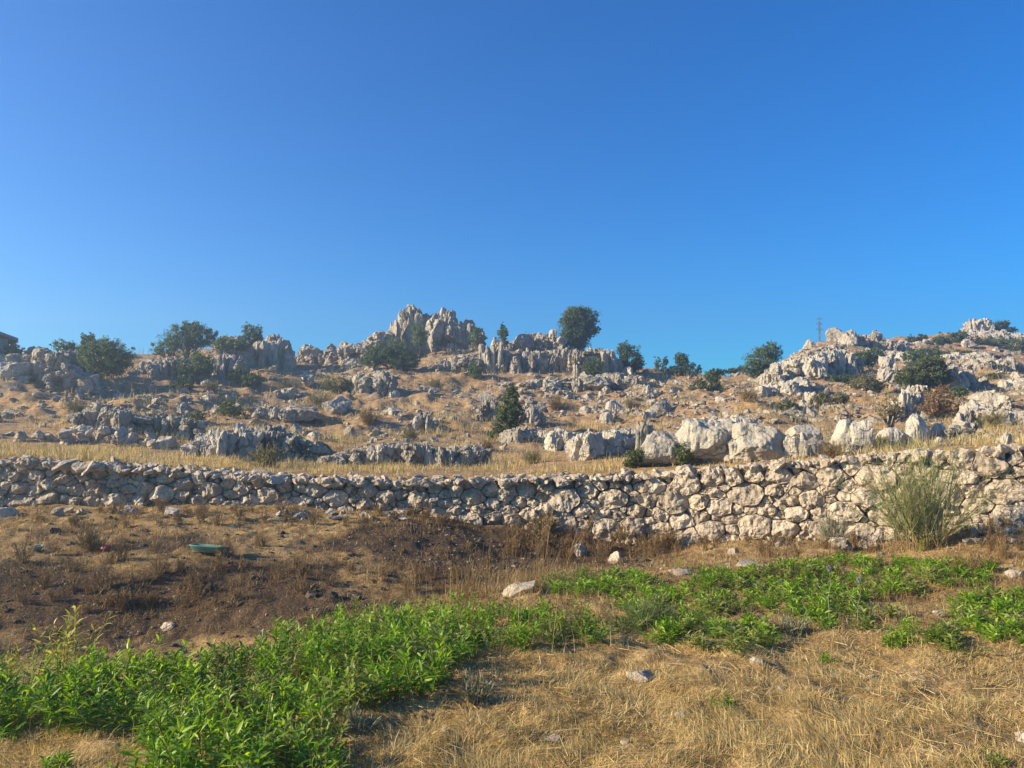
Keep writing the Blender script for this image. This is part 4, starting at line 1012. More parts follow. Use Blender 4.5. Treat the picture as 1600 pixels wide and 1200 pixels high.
# dry shrubs
def dry_shrub_mesh(h, w, n, mat, name='dry_shrub'):
    a = rng.uniform(0, 6.28, n); ln = np.abs(rng.normal(0, .5, n)); D = np.stack([np.cos(a) * ln * w / h, np.sin(a) * ln * w / h, np.ones(n)], 1)
    P = np.stack([rng.normal(0, w * .12, n), rng.normal(0, w * .12, n), np.zeros(n) - .02], 1)
    Lg = h * rng.uniform(.45, 1.0, n); A = Acc()
    Dn = D / np.linalg.norm(D, axis=1, keepdims=True)
    V, Fc, r_ = sticks(P, Dn, Lg, .006 * h / .5); A.add(V, Fc, r_)
    # twigs along the upper stem
    k = 9; t_ = rng.uniform(.35, 1, (n, k)); Q = (P[:, None] + Dn[:, None] * (Lg[:, None] * t_)[..., None]).reshape(-1, 3)
    D2 = np.repeat(Dn, k, 0) + rng.normal(0, .6, (n * k, 3)); V, Fc, r_ = sticks(Q, D2, h * rng.uniform(.08, .22, n * k), .0035 * h / .5); A.add(V, Fc, r_)
    V, Fc, r_ = cards(Q + rng.normal(0, h * .05, Q.shape), h * .035, .5); A.add(V, Fc, r_)
    return A.mesh(name, mat)
shv = [dry_shrub_mesh(.5, .6, 70, M_SHRUB if k % 2 else M_OLIVE) for k in range(4)]
brv = [dry_shrub_mesh(.5, .45, 26, M_BROWN, 'dry_weed') for k in range(4)]
for (qx, qy, w, kind, lb) in [(575, 664, 46, 0, 'olive-brown shrub in the grass left of the slope centre'), (500, 640, 50, 1, 'wide dry shrub on the slope left above the cream ribbed face'),
    (415, 730, 66, 0, 'broad straw-coloured shrub just behind the wall left of centre'), (330, 612, 34, 0, 'reddish dry shrub between the low bushes on the left slope'), (620, 716, 36, 1, 'dry shrub growing in front of the long fluted ledge'),
    (700, 720, 40, 0, 'dry shrub at the right part of the long fluted ledge'), (760, 704, 34, 1, 'grey-green shrub left of the foot of the tall slope bush'), (680, 610, 34, 1, 'olive shrub in the grass below the pale blocky ledge'),
    (640, 690, 40, 0, 'dry shrub on the grassy shelf above the long fluted ledge'), (985, 640, 30, 0, 'dry shrub amid the central rubble right of the lone shelf boulder'), (1020, 690, 36, 1, 'pale dry shrub behind the ribbed grey boulder'),
    (1330, 690, 26, 0, 'dry shrub between the two twin boulders and the thin upright slab'), (1370, 700, 40, 0, 'dry shrub at the foot of the lone young tree'), (120, 648, 40, 0, 'brown dry shrub on the far left grass shelf'),
    (1300, 722, 46, 1, 'green-grey shrub behind the wall right of the big boulders'), (1240, 700, 30, 0, 'dry shrub beside the thin upright slab'), (250, 660, 34, 0, 'dry shrub below the ragged rock steps at left'),
    (450, 612, 40, 0, 'dry brown shrub on the slope under the rising rib of rock'), (870, 640, 40, 1, 'dry shrub right of the narrow bright outcrop'), (1170, 628, 44, 0, 'dry shrub on the saddle grass right of the broad bush'),
    (1550, 668, 50, 0, 'golden shrub in front of the wide outcrop near the right edge'), (830, 725, 44, 1, 'pale shrub on the grass shelf behind the wall at centre')]:
    X, Y, Z = GU_(qx, qy); o = link('dry_shrub', shv[rng.integers(4)], None, (X, Y, Z)); s = w * ppm(Y) / .62
    o.scale = (s, s, s * .75); o.rotation_euler = (0, 0, rng.uniform(0, 6.3)); tag(o, lb, 'shrub')
print('trees', time.time() - T0)

# ------------------------------------------------------------------ dry grass on the hill (uncountable)
x, d, z, px, py = sample_up(230000, .35, 40)
gn = n2(x, d, .8, 3, 77) + .7 * n2(x, d, 3.0, 3, 78)
gmask = np.clip(.25 + .75 * blob(px, py, 600, 690, 400, 40) + .9 * (py > 708 - .02 * np.abs(px - 800)) + .7 * blob(px, py, 1150, 640, 180, 16) + .5 * blob(px, py, 80, 655, 140, 20) + .7 * blob(px, py, 1480, 690, 200, 14), 0, 1)
keep = rng.random(len(x)) < gmask * np.clip(.42 + gn * 1.9, .04, 1)
x, d, z, px, py = (q[keep] for q in (x, d, z, px, py)); gn = gn[keep]
hg = rng.uniform(.08, .28, len(x)) * (.7 + d / 40) * np.clip(.7 + gn, .5, 1.4)
hg = np.where(d < wall_d(x / d) + 7, hg * .62, hg)
V, Fc, r_ = blades(np.stack([x, d, z - .02], 1), hg, np.maximum(.009, .5 * d / F), np.abs(rng.normal(0, .6, len(x))))
tag(link('hill_grass', mesh_np('hill_grass', V, Fc, M_STRAW, r_)), 'golden dry grass covering the terraces and hillside behind the wall', 'grass', None, 'stuff')
x, d, z, px, py = sample_up(30000, .6, 45)
keep = rng.random(len(x)) < np.clip(n2(x, d, .35, 3, 5) * 2.0 - .1, 0, .9)
x, d, z = x[keep], d[keep], z[keep]
V, Fc, r_ = blades(np.stack([x, d, z - .02], 1), rng.uniform(.15, .4, len(x)) * (.6 + d / 45), np.maximum(.010, .6 * d / F), np.abs(rng.normal(0, .4, len(x))))
tag(link('scrub_growth', mesh_np('scrub_growth', V, Fc, M_OLIVE, r_)), 'low olive-green scrub growth patched over the dry hillside', 'scrub', None, 'stuff')
print('hillgrass', time.time() - T0)

# ------------------------------------------------------------------ foreground straw
x, d, z, px, py = sample_low(330000, 3.0, .78, 1.6)
bf = burnt_f(px, py)
edge = np.clip((d - (wall_d(x / d) - 1.2)) / 1.0, 0, 1)
dn = np.clip(1 - 1.25 * bf, .03, 1) * np.clip(.56 + n2(x, d, 1.1, 3, 31) * 1.6 + n2(x, d, 5, 3, 32) * 1.6, .06, 1)
dn = np.where(py < 1000, dn * (.5 + .3 * edge), dn)
keep = rng.random(len(x)) < dn
x, d, z, bf, px, py = (q[keep] for q in (x, d, z, bf, px, py))
n = len(x); ln = rng.uniform(.025, .085, n) * (1 + .6 * (rng.random(n) < .1))
lean = np.where(rng.random(n) < .86, rng.uniform(.72, 1.0, n), np.abs(rng.normal(0, .4, n)))
V, Fc, r_ = blades(np.stack([x, d, z - .005], 1), ln, np.maximum(.0028, .65 * d / F) * rng.uniform(.5, 1.6, n), np.minimum(lean, 1.0), rng.uniform(0, .4, n), n2(x, d, 1.4, 2, 51) * 9 + rng.normal(0, .8, n))
tag(link('dry_grass', mesh_np('dry_grass', V, Fc, M_STRAW, r_)), 'matted golden straw and short dry grass covering the foreground', 'grass', None, 'stuff')
x, d, z, px, py = sample_low(4200, 3.0, .75, 1.9)
keep = (rng.random(len(x)) < np.clip(1 - burnt_f(px, py), 0, 1)) & (py > 985)
x, d, z = x[keep], d[keep], z[keep]; n = len(x); a = rng.uniform(0, 6.28, n)
V, Fc, r_ = sticks(np.stack([x, d, z + .012], 1), np.stack([np.cos(a), np.sin(a), rng.normal(.06, .10, n)], 1), rng.uniform(.04, .20, n), rng.uniform(.0011, .0026, n))
tag(link('straw_litter', mesh_np('straw_litter', V, Fc, M_STRAW, r_)), 'loose broken straw stems lying over the foreground grass', 'straw', None, 'stuff')
x, d, z, px, py = sample_low(170000, 6.0, .75, .8)
keep = rng.random(len(x)) < np.clip(.5 + .4 * burnt_f(px, py), 0, 1) * np.clip(.45 + n2(x, d, 1.5, 3, 61) * 1.6 + n2(x, d, 6, 2, 62) * 1.2, .02, 1) * ((py < 1000))
x, d, z = x[keep], d[keep], z[keep]; n = len(x)
V, Fc, r_ = blades(np.stack([x, d, z - .005], 1), rng.uniform(.03, .14, n), np.maximum(.003, .6 * d / F) * rng.uniform(.5, 1.5, n), np.where(rng.random(n) < .6, rng.uniform(.6, 1, n), np.abs(rng.normal(0, .4, n))), rng.uniform(0, .4, n))
tag(link('dead_litter', mesh_np('dead_litter', V, Fc, M_BROWN, r_ ** 1.3)), 'brown dead stems and litter strewn over the dark bank before the wall', 'litter', None, 'stuff')
A = Acc()
x, d, z, px, py = sample_low(9000, 6.0, .75, .8)
keep = rng.random(len(x)) < burnt_f(px, py) * .28
for i in np.nonzero(keep)[0]:
    s = min(.07, math.exp(rng.normal(math.log(.018), .5))); V, Fc = ICO[1]
    V = V * (1 + .3 * rng.normal(size=(len(V), 1))) * s * np.array([1.3, 1.1, .8]); A.add(V + np.array([x[i], d[i], z[i]]), Fc)
tag(link('soil_clods', A.mesh('soil_clods', plain('clod_soil', (.085, .06, .036), .97, 0, .5, 30))), 'crumbly dark clods of burnt soil on the bank in front of the wall', 'soil', None, 'stuff')
# short greener growth in the foreground and dark hollow
x, d, z, px, py = sample_low(60000, 3.0, .75, 1.6)
mk = .8 * blob(px, py, 900, 1150, 120, 50) + .9 * blob(px, py, 1530, 1080, 120, 60) + .6 * blob(px, py, 1120, 1115, 60, 30) + .9 * blob(px, py, 120, 1000, 200, 60) + .25 * blob(px, py, 1150, 980, 420, 60) + .5 * blob(px, py, 1100, 910, 350, 30) + .3 * blob(px, py, 880, 980, 90, 40)
keep = rng.random(len(x)) < mk * np.clip(.6 + 1.4 * n2(x, d, 1.6, 3, 13), 0, 1)
x, d, z = x[keep], d[keep], z[keep]
V, Fc, r_ = blades(np.stack([x, d, z - .005], 1), rng.uniform(.03, .11, len(x)), np.maximum(.002, .35 * d / F), np.abs(rng.normal(0, .5, len(x))))
tag(link('green_grass', mesh_np('green_grass', V, Fc, leaf_mat('green_grass', (.06, .08, .02), (.13, .15, .04), (.24, .25, .09), .35), r_)), 'thin greenish grass mixed into the foreground straw', 'grass', None, 'stuff')
print('straw', time.time() - T0)

# brown dead weeds on the dark bank and at the wall foot
cnt = 0
specs = [(0, 380, 865, 960, 44, 'dead brown weed on the dark bank at the left', 'dead weeds on the left bank', .55),
         (0, 700, 800, 826, 46, 'dry brown weed at the foot of the wall, left half', 'dry weeds at the wall foot, left half', .5),
         (790, 1060, 835, 885, 40, 'dry brown weed in the dip below the middle of the wall', 'dry weeds in the dip', .75),
         (400, 760, 850, 930, 30, 'low dry weed on the burnt slope above the green leaves', 'low weeds on the burnt slope', .4),
         (1060, 1380, 845, 875, 16, 'dry weed on the bank below the right half of the wall', 'dry weeds on the right bank', .45),
         (1490, 1600, 815, 900, 14, 'dry weed on the slope right of the tall broom', 'dry weeds right of the broom', .5)]
for x0, x1, y0, y1, n, lb, gp, hh in specs:
    for _ in range(n):
        X, Y, Z = G(rng.uniform(x0, x1), rng.uniform(y0, y1)); Y = min(Y, float(wall_d(X / Y)) - .2); Z = float(H(X, Y))
        o = link('dry_weed', brv[rng.integers(4)], None, (X, Y, Z)); s = hh * rng.uniform(.4, 1.1)
        o.scale = (s, s, s * rng.uniform(.8, 1.2)); o.rotation_euler = (0, 0, rng.uniform(0, 6.3)); tag(o, lb, 'weed', gp)
# tall dry stalks in the middle
st = empty('tall_dry_grass', G(795, 925)); tag(st, 'clump of tall thin straw stalks above the white wedge stone', 'grass clump')
A = Acc()
n = 70; a = rng.uniform(0, 6.28, n); P = np.stack([rng.normal(0, .34, n), rng.normal(.1, .18, n), np.full(n, -.05)], 1)
V, Fc, r_ = sticks(P, np.stack([rng.normal(.08, .16, n), rng.normal(0, .1, n), np.ones(n)], 1), rng.uniform(.2, .68, n), .0022); A.add(V, Fc, r_)
V, Fc, r_ = blades(P[rng.integers(0, n, 500)] + rng.normal(0, .08, (500, 3)) * np.array([1, 1, .1]), rng.uniform(.15, .5, 500), np.full(500, .006), np.abs(rng.normal(0, .5, 500))); A.add(V, Fc, r_)
link('stalk', A.mesh('stalk', M_SHRUB), st)
# leaning seeded stems
for qx, qy, h, tl, lb in ((880, 880, 1.05, .55, 'long seeded dry stem leaning right across the wall'), (848, 885, .9, .1, 'upright seeded dry stem just left of the leaning one')):
    o = empty('seeded_stem', G(qx, qy)); A = Acc(); Bc = Acc()
    for j in range(5):
        D = np.array([tl + rng.normal(0, .12), rng.normal(0, .08), 1.0]); D /= np.linalg.norm(D); L_ = h * rng.uniform(.7, 1)
        limb(A, (rng.normal(0, .04), 0, -.05), D * L_, .006, .003, 4, .05)
        Q = (D * L_)[None] * rng.uniform(.55, 1, (60, 1)) + rng.normal(0, .02, (60, 3)); V, Fc, r_ = cards(Q, .016); Bc.add(V, Fc, r_)
    link('stem', A.mesh('stem', M_BROWN), o); link('seed_head', Bc.mesh('seed_head', M_BROWN), o); tag(o, lb, 'dry plant')

# ------------------------------------------------------------------ the tall broom at the wall, right
def broom(name, label, px, base, h, w, n, mat, twig=16, cat='shrub', wild=.28, tw=.0028):
    root = empty(name, G(px, base)); tag(root, label, cat)
    A = Acc(); Bc = Acc()
    a = rng.uniform(0, 6.28, n); ln = np.abs(rng.normal(0, .55, n))
    D = np.stack([np.cos(a) * ln * w / h, np.sin(a) * ln * w / h * .7, np.ones(n)], 1); D /= np.linalg.norm(D, axis=1, keepdims=True)
    P = np.stack([rng.normal(0, w * .08, n), rng.normal(0, w * .08, n), np.full(n, -.05)], 1); Lg = h * rng.uniform(.5, 1.05, n)
    V, Fc, r_ = sticks(P, D, Lg, .006); A.add(V, Fc, r_)
    t_ = rng.uniform(.2, 1, (n, twig)); Q = (P[:, None] + D[:, None] * (Lg[:, None] * t_)[..., None]).reshape(-1, 3)
    D2 = np.repeat(D, twig, 0) + rng.normal(0, wild, (n * twig, 3))
    V, Fc, r_ = sticks(Q, D2, h * rng.uniform(.10, .30, n * twig), tw); Bc.add(V, Fc, r_)
    link('stem', A.mesh('stem', M_SHRUB), root); link('twig', Bc.mesh('twig', mat), root)
    return root
broom('broom_shrub', 'tall wispy grey-green broom shrub in front of the right part of the wall', 1440, 856, 1.22, 1.45, 85, M_BROOMW, 24, 'shrub', .5, .0024)
broom('broom_shrub', 'small wispy shrub at the wall foot left of the tall broom', 1300, 850, .42, .6, 60, M_GREY, 12)
broom('broom_shrub', 'golden brown tuft growing at the joint in the middle of the wall', 853, 836, .38, .5, 90, M_SHRUB, 12)
broom('feathery_plant', 'feathery soft green plant in the leafy patch right of centre', 1010, 978, .27, .95, 110, M_FERN, 44, 'plant', .8, .0016)
broom('feathery_plant', 'smaller feathery grey-green plant left of the big feathery one', 860, 998, .22, .6, 60, M_FERN, 30, 'plant', .8, .0015)
broom('grey_herb', 'branching silvery herb at the right edge of the dense green patch', 742, 1100, .20, .26, 26, M_GREY, 12, 'plant')
broom('grey_herb', 'pale silvery herb at the lower edge of the green patch', 560, 1140, .16, .3, 26, M_GREY, 12, 'plant')
broom('grey_herb', 'dusty grey-green herb under the globe thistles', 1235, 990, .2, .35, 40, M_GREY, 12, 'plant')
broom('grey_herb', 'straw-coloured bushy herb left of the red plastic piece', 143, 862, .35, .4, 60, M_SHRUB, 12, 'plant')

# ------------------------------------------------------------------ leafy green weeds
def weed_mesh(nst, h, spread, leafL, leafW, mat, nl=13, name='foliage', upr=.75):
    A = Acc(); S = Acc()
    for _ in range(nst):
        a = rng.uniform(0, 6.28); ln = abs(rng.normal(0, .55)) * spread / h
        D = np.array([math.cos(a) * ln, math.sin(a) * ln, 1.0]); D /= np.linalg.norm(D); L_ = h * rng.uniform(.6, 1.05)
        b0 = np.array([rng.normal(0, spread * .16), rng.normal(0, spread * .16), -.02])
        t_ = np.linspace(.22, 1.0, nl) + rng.normal(0, .02, nl); P = b0 + D * (L_ * t_)[:, None]
        az = np.arange(nl) * 2.4 + rng.uniform(0, 6.28)
        rad = np.stack([np.cos(az), np.sin(az), np.zeros(nl)], 1)
        DD = rad * (1.05 - .55 * t_)[:, None] + D * upr * (.5 + .6 * t_)[:, None] + rng.normal(0, .15, (nl, 3))
        V, Fc, r_ = leaves(P, DD, leafL * rng.uniform(.6, 1.15, nl) * (1.1 - .35 * t_), leafW * rng.uniform(.7, 1.2, nl), .35)
        A.add(V, Fc, r_)
        limb(S, b0, b0 + D * L_, .0035, .0018, 2, .02)
    return A.mesh(name, mat, True), S.mesh('stem', mat)
def weed_proto(*a, **k):
    f, s = weed_mesh(*a, **k); return f, s
bigw = [weed_proto(int(rng.integers(8, 17)), rng.uniform(.28, .40), .29, rng.uniform(.095, .135), rng.uniform(.016, .024), M_WEED2 if k in (2, 5) else M_WEED) for k in range(7)]
loww = [weed_proto(12, .17, .22, rng.uniform(.08, .11), .018, M_WEED2 if k in (1, 3) else M_WEED, nl=9, upr=.9) for k in range(5)]
yelw = [weed_proto(11, .42, .22, .11, .017, M_YELLOW) for _ in range(2)]
def place_weed(v, X, Y, Z, s, label, group, name='leafy_weed', cat='plant'):
    root = empty(name, (X, Y, Z), rng.uniform(0, 6.3), s); link('foliage', v[0], root); link('stem', v[1], root)
    tag(root, label, cat, group)
    root.scale = (s * 1.15, s * 1.15, s * .72) if name == 'green_tuft' else (s * 1.08, s * 1.08, s * rng.uniform(.7, 1.0))
    return root
def inpoly(px, py, P):
    c = False; n = len(P)
    for i in range(n):
        x1, y1 = P[i]; x2, y2 = P[(i + 1) % n]
        if (y1 > py) != (y2 > py) and px < (x2 - x1) * (py - y1) / (y2 - y1) + x1: c = not c
    return c
def scatter_poly(P, spacing, nmax, tries=6000):
    xs = [p[0] for p in P]; ys = [p[1] for p in P]; out = []
    for _ in range(tries):
        a, b_ = rng.uniform(min(xs), max(xs)), rng.uniform(min(ys), max(ys))
        if not inpoly(a, b_, P): continue
        g = G(a, b_)
        if all((g[0] - q[0]) ** 2 + (g[1] - q[1]) ** 2 > spacing ** 2 for q in out):
            out.append(g)
            if len(out) >= nmax: break
    return out
polyA = [(-60, 1082), (60, 1078), (200, 1078), (290, 1066), (360, 1050), (430, 1035), (490, 1010), (540, 1000), (620, 990), (700, 985), (700, 1060), (640, 1105), (560, 1112), (520, 1150), (510, 1260), (250, 1260), (255, 1160), (200, 1130), (100, 1150), (-60, 1160)]
n_w = 0
for g in scatter_poly(polyA, .17, 200):
    place_weed(bigw[rng.integers(7)], *g, rng.uniform(.65, 1.05), 'bright green leafy weed in the dense patch at the lower left', 'weeds of the dense lower left patch'); n_w += 1
polyB = [(520, 975), (700, 962), (840, 968), (950, 985), (940, 1010), (860, 1020), (760, 1020), (700, 1045), (560, 1000)]
for g in scatter_poly(polyB, .20, 60):
    place_weed(bigw[rng.integers(7)], *g, rng.uniform(.55, .85), 'green leafy weed in the strip reaching right from the dense patch', 'weeds of the middle strip'); n_w += 1
for P, lb, gp, sp_, mx in (([(850, 905), (1000, 900), (1010, 925), (900, 930), (850, 925)], 'low green tuft in the row behind the white wedge stone', 'tufts behind the wedge stone', .20, 24),
                       ([(1040, 990), (1180, 985), (1210, 1010), (1120, 1022), (1040, 1015)], 'green tuft at the lower edge of the right patch beside the feathery plant', 'tufts beside the feathery plant', .2, 20),
                       ([(1100, 900), (1330, 880), (1540, 890), (1560, 915), (1400, 935), (1250, 960), (1110, 960)], 'low green tuft in the scattered patch below the tall broom', 'tufts below the broom', .19, 150),
                       ([(1380, 990), (1480, 1000), (1490, 1020), (1410, 1012)], 'large leafy tuft standing alone at the right', None, .16, 7),
                       ([(1500, 940), (1640, 930), (1640, 1020), (1560, 1010), (1500, 975)], 'green leafy tuft in the patch cut by the right edge', 'tufts at the right edge', .18, 40),
                       ([(960, 925), (1100, 915), (1110, 960), (1060, 990), (970, 960)], 'green tuft around the feathery plant', 'tufts around the feathery plant', .24, 24),
                       ([(1250, 965), (1400, 960), (1380, 985), (1260, 980)], 'green tuft under the globe thistles', 'tufts under the thistles', .24, 12)):
    if gp is None: gp = 'large tufts standing alone at the right'
    for g in scatter_poly(P, sp_, mx):
        big = rng.random() < .2; place_weed((bigw if big else loww)[rng.integers(5)], *g, rng.uniform(.45, .7) if big else rng.uniform(.7, 1.25), lb, gp, 'green_tuft'); n_w += 1
for qx, qy, s, lb in ((230, 1155, .5, 'single small green weed below the dense patch, standing on straw at the left'), (90, 1205, .7, 'green weed at the very bottom left corner'),
                      (1290, 1035, .5, 'small green sprig in the straw below the thistles'), (1130, 1110, .45, 'tiny dark green sprig in the straw right of the pale stone'), (1560, 1205, .6, 'green blades at the bottom right corner'), (1395, 1010, .8, 'leafy weed at the left of the lone large tufts')):
    place_weed(loww[rng.integers(5)], *G(qx, qy), s, lb, None, 'green_tuft')
for qx, qy, s, lb in ((108, 1052, 1.3, 'tall yellowing weed rising over the lower left green patch'), (20, 1060, .7, 'yellowing weed at the far left edge of the green patch'), (430, 995, .42, 'yellow withered weed behind the dense patch'),
                      (1062, 890, .38, 'small yellow-green weed in the dip below the wall'), (1440, 862, .45, 'yellow-leaved weed at the foot of the tall broom'), (180, 1075, .5, 'short yellow weed beside the tall yellowing one'), (345, 1030, .5, 'pale yellow weed at the top edge of the left patch')):
    place_weed(yelw[rng.integers(2)], *G(qx, qy), s, lb, None, 'yellowing_weed')
A = Acc()
pts = [g for P in (polyA, polyB) for g in scatter_poly(P, .16, 90)]
Pn = np.array(pts); n = len(Pn)
V, Fc, r_ = sticks(Pn, np.stack([rng.normal(0, .5, n), rng.normal(0, .5, n), np.ones(n)], 1), rng.uniform(.15, .48, n), .0016); A.add(V, Fc, r_)
Pr = np.repeat(Pn, 5, 0) + rng.normal(0, .09, (n * 5, 3)) * np.array([1, 1, .05]); V, Fc, r_ = blades(Pr, rng.uniform(.06, .26, n * 5), rng.uniform(.003, .005, n * 5), np.abs(rng.normal(0, .6, n * 5))); A.add(V, Fc, r_)
tag(link('dry_undergrowth', A.mesh('dry_undergrowth', M_STRAW)), 'dead grass and stems standing among the green leaves', 'grass', None, 'stuff')
# globe thistles
for qx, qy, h, lb in ((1293, 975, .42, 'globe thistle on a bare pale stem, the taller left one'), (1340, 985, .36, 'globe thistle on a bent pale stem, the right one')):
    root = empty('globe_thistle', G(qx, qy)); A = Acc(); A2 = Acc()
    limb(A, (0, 0, -.02), (.02, 0, h), .0026, .002, 4, .06); limb(A, (0, 0, h * .45), (-.07, .02, h * .75), .003, .002, 3, .05)
    for c in ((.02, 0, h + .02),):
        Pn = ICO[2][0]; V, Fc, r_ = sticks(np.repeat(np.array([c]), len(Pn), 0), Pn, .021, .0018); A2.add(V, Fc, r_)
    link('stem', A.mesh('stem', M_GREY), root); link('flower_head', A2.mesh('flower_head', M_THISTLE), root); tag(root, lb, 'thistle')
print('weeds', n_w, time.time() - T0)

# ------------------------------------------------------------------ things left lying about
def from_bm(name, parts, mat, parent=None, loc=(0, 0, 0)):
    A = Acc()
    for V, Fc in parts: A.add(np.array(V, float), np.array(Fc, dtype=np.int32), .5)
    return link(name, A.mesh(name, mat, False), parent, loc)
def box(c, s, rz=0):
    V = np.array([[x_, y_, z_] for z_ in (-1, 1) for x_, y_ in ((-1, -1), (1, -1), (1, 1), (-1, 1))], float) * np.array(s) / 2
    V = rotz(V, rz) + np.array(c)
    Q = [(0, 3, 2, 1), (4, 5, 6, 7), (0, 1, 5, 4), (1, 2, 6, 5), (2, 3, 7, 6), (3, 0, 4, 7)]
    return V, [t_ for a, b_, c_, d_ in Q for t_ in ((a, b_, c_), (a, c_, d_))]
# open green plastic trough, lying slightly tilted
def trough(L_, W_, Hh, t_=.008, flare=.04):
    V = []; Fc = []
    n = 28
    def ringp(l, w, z, r):
        out = []
        for k in range(n):
            a = 2 * math.pi * k / n; c, s = math.cos(a), math.sin(a)
            out.append((math.copysign(abs(c) ** .5, c) * l / 2, math.copysign(abs(s) ** .5, s) * w / 2, z))
        return out
    rings = [ringp(L_ - flare * 2, W_ - flare * 2, 0, 0), ringp(L_, W_, Hh, 0), ringp(L_ + .025, W_ + .025, Hh, 0), ringp(L_ + .025, W_ + .025, Hh - .012, 0), ringp(L_ - t_, W_ - t_, Hh - .014, 0), ringp(L_ - flare * 2 - t_, W_ - flare * 2 - t_, t_, 0)]
    order_ = [0, 3, 2, 1, 5]
    rs = [rings[0], rings[3], rings[2], rings[1], rings[5]]
    for r_ in rs: V += r_
    for q in range(len(rs) - 1):
        for k in range(n):
            a, b_ = q * n + k, q * n + (k + 1) % n; Fc += [(a, b_, b_ + n), (a, b_ + n, a + n)]
    c0 = len(V); V.append((0, 0, 0)); c1 = len(V); V.append((0, 0, t_))
    for k in range(n): Fc.append((c0, (k + 1) % n, k)); Fc.append((c1, 4 * n + k, 4 * n + (k + 1) % n))
    return V, Fc
X, Y, Z = G(326, 868)
o = from_bm('plastic_trough', [trough(.46, .2, .085)], M_GREENP, None, (X, Y, Z + .035)); o.rotation_euler = (R(-5), R(3), R(-6)); tag(o, 'green plastic trough lying on the bank edge in front of the wall', 'trough')
X, Y, Z = G(58, 862)
o = from_bm('plastic_tub', [trough(.12, .09, .05, .006, .012)], M_TEAL, None, (X, Y, Z + .012)); o.rotation_euler = (R(5), R(-6), .5); tag(o, 'small faded teal plastic tub on the bank at the far left', 'tub')
X, Y, Z = G(167, 862)
V, Fc = rock(3, (.07, .05, .035), p=2.5, cuts=6, rough=.3)
o = link('red_bag', mesh_np('red_bag', V, Fc, M_RED, np.full(len(V), .5), True), None, (X, Y, Z + .03)); tag(o, 'crumpled red plastic bag half hidden in dry weeds at the left', 'bag')

# ------------------------------------------------------------------ house at the left edge
hx, hy, _ = P3(-6, 560, 36); hz = 2.6
root = empty('house', (hx, hy, hz), R(42)); tag(root, 'grey house with an overhanging tiled roof cut off by the left edge', 'house')
k = ppm(36)
rt = P3(0, 528, 36)[2] - hz
wl = hx + 0; 
xw = P3(9, 560, 36)[0] - hx          # right wall line
from_bm('wall', [box((xw - 3.0, 2.5, rt / 2), (6.0, 5.0, rt))], M_PLASTER, root)
er = P3(21, 528, 36)
ex, ez = er[0] - hx, er[2] - hz
rid = P3(-60, 498, 36); rx_, rz2 = rid[0] - hx, rid[2] - hz
t_ = .14
RV = [(ex, -.5, ez), (rx_, -.5, rz2), (2 * rx_ - ex, -.5, ez), (ex, 5.5, ez), (rx_, 5.5, rz2), (2 * rx_ - ex, 5.5, ez)]
RV += [(a, b_, c - t_) for a, b_, c in RV]
RF = [(0, 3, 4), (0, 4, 1), (1, 4, 5), (1, 5, 2), (6, 10, 9), (6, 7, 10), (7, 11, 10), (7, 8, 11), (0, 1, 7), (0, 7, 6), (1, 2, 8), (1, 8, 7), (0, 6, 9), (0, 9, 3), (2, 5, 11), (2, 11, 8), (3, 9, 10), (3, 10, 4), (4, 10, 11), (4, 11, 5)]
from_bm('roof', [(RV, RF)], M_ROOF, root)
gv = [(xw, .05, rt - .3), (2 * rx_ - xw, .05, rt - .3), (rx_, .05, rz2 - t_ - .05), (xw, .12, rt - .3), (2 * rx_ - xw, .12, rt - .3), (rx_, .12, rz2 - t_ - .05)]
from_bm('gable', [(gv, [(0, 2, 1), (3, 4, 5), (0, 3, 5), (0, 5, 2), (1, 2, 5), (1, 5, 4), (0, 1, 4), (0, 4, 3)])], M_PLASTER, root)
fr = from_bm('window', [box((xw - 1.5, -.02, rt - 1.5), (1.1, .06, 1.2))], M_ROOF, root)
from_bm('pane', [box((xw - 1.5, -.055, rt - 1.5), (.95, .02, 1.05))], M_DARK, fr)

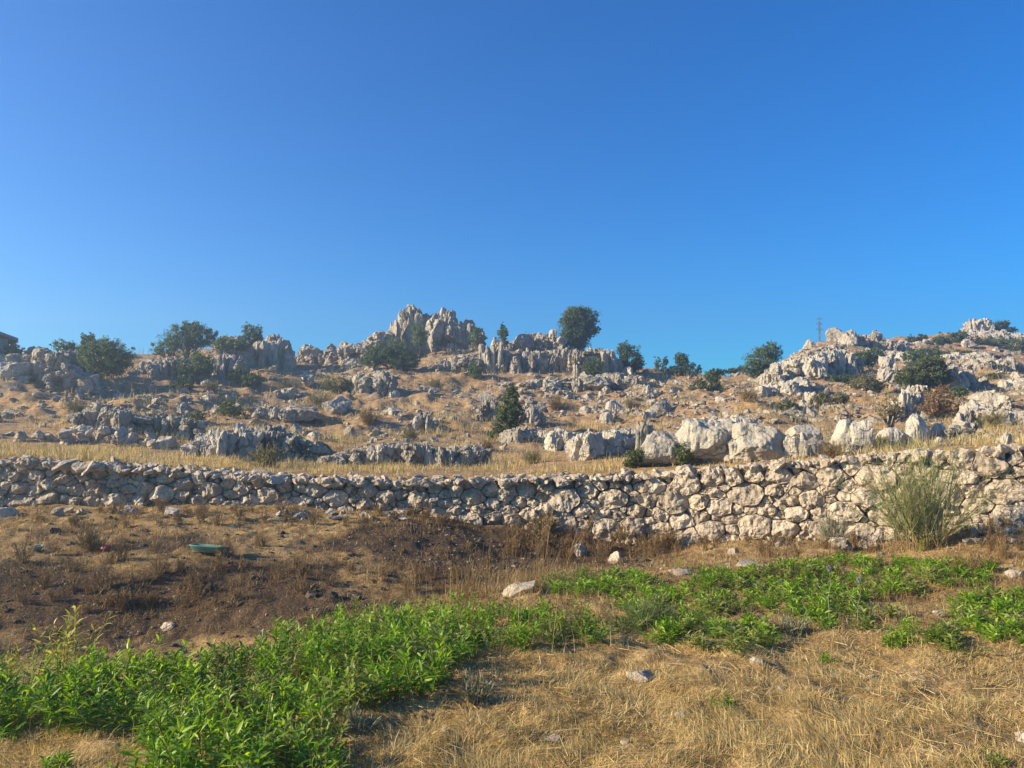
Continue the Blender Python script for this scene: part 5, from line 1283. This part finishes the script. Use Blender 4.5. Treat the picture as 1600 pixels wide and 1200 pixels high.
# ------------------------------------------------------------------ lattice mast behind the ridge
MD = 150.0
bx, by, bz0 = P3(1281, 552, MD); tz = P3(1279, 494, MD)[2]
bz = float(H(bx, by)); mast = empty('lattice_mast', (bx, by, bz)); tag(mast, 'thin steel lattice mast standing behind the right ridge', 'mast')
A = Acc(); Ht = tz - bz
def wid_(z_): return max(.14, 1.2 * (1 - z_ / (Ht * .62))) if z_ < Ht * .62 else .14
for sx in (-1, 1):
    for sy in (-1, 1):
        zs = np.linspace(0, Ht * .95, 12)
        for a, b_ in zip(zs[:-1], zs[1:]): limb(A, (sx * wid_(a), sy * wid_(a), a), (sx * wid_(b_), sy * wid_(b_), b_), .035, .035, 1)
for a, b_ in zip(np.linspace(0, Ht * .95, 15)[:-1], np.linspace(0, Ht * .95, 15)[1:]):
    for sy in (-1, 1):
        limb(A, (-wid_(a), sy * wid_(a), a), (wid_(b_), sy * wid_(b_), b_), .018, .018, 1); limb(A, (wid_(a), sy * wid_(a), a), (-wid_(b_), sy * wid_(b_), b_), .018, .018, 1)
limb(A, (0, 0, Ht * .93), (0, 0, Ht), .07, .03, 1)
link('lattice_frame', A.mesh('lattice_frame', M_STEEL), mast)
for py_ in (498.5, 506, 514.5):
    z_ = P3(1279, py_, MD)[2] - bz; A = Acc(); wv = .55 if py_ < 510 else .7
    for sx in (-1, 1):
        limb(A, (0, 0, z_), (sx * wv, 0, z_), .05, .03, 1); limb(A, (0, 0, z_ + .25), (sx * wv, 0, z_), .03, .03, 1)
        limb(A, (sx * wv, 0, z_), (sx * wv, 0, z_ - .25), .045, .045, 1)
    link('cross_arm', A.mesh('cross_arm', M_STEEL), mast)
print('done', time.time() - T0)

# ------------------------------------------------------------------ thin air volume put in for veiling lens glare
hb = from_bm('glare_veil', [box((0, 80, 6.0), (240, 210, 38))], bpy.data.materials.new('glare_veil_air'))
hm = hb.data.materials[0]; hm.use_nodes = True; hn = hm.node_tree; hn.nodes.clear()
ho = hn.nodes.new('ShaderNodeOutputMaterial'); hv = hn.nodes.new('ShaderNodeVolumePrincipled')
hv.inputs['Density'].default_value = 0.0036; hv.inputs['Anisotropy'].default_value = 0.55; hv.inputs['Color'].default_value = (.66, .84, .98, 1)
hn.links.new(hv.outputs[0], ho.inputs['Volume'])
tag(hb, 'thin pale haze added to imitate lens glare over the hillside', 'glare_veil', None, 'stuff')
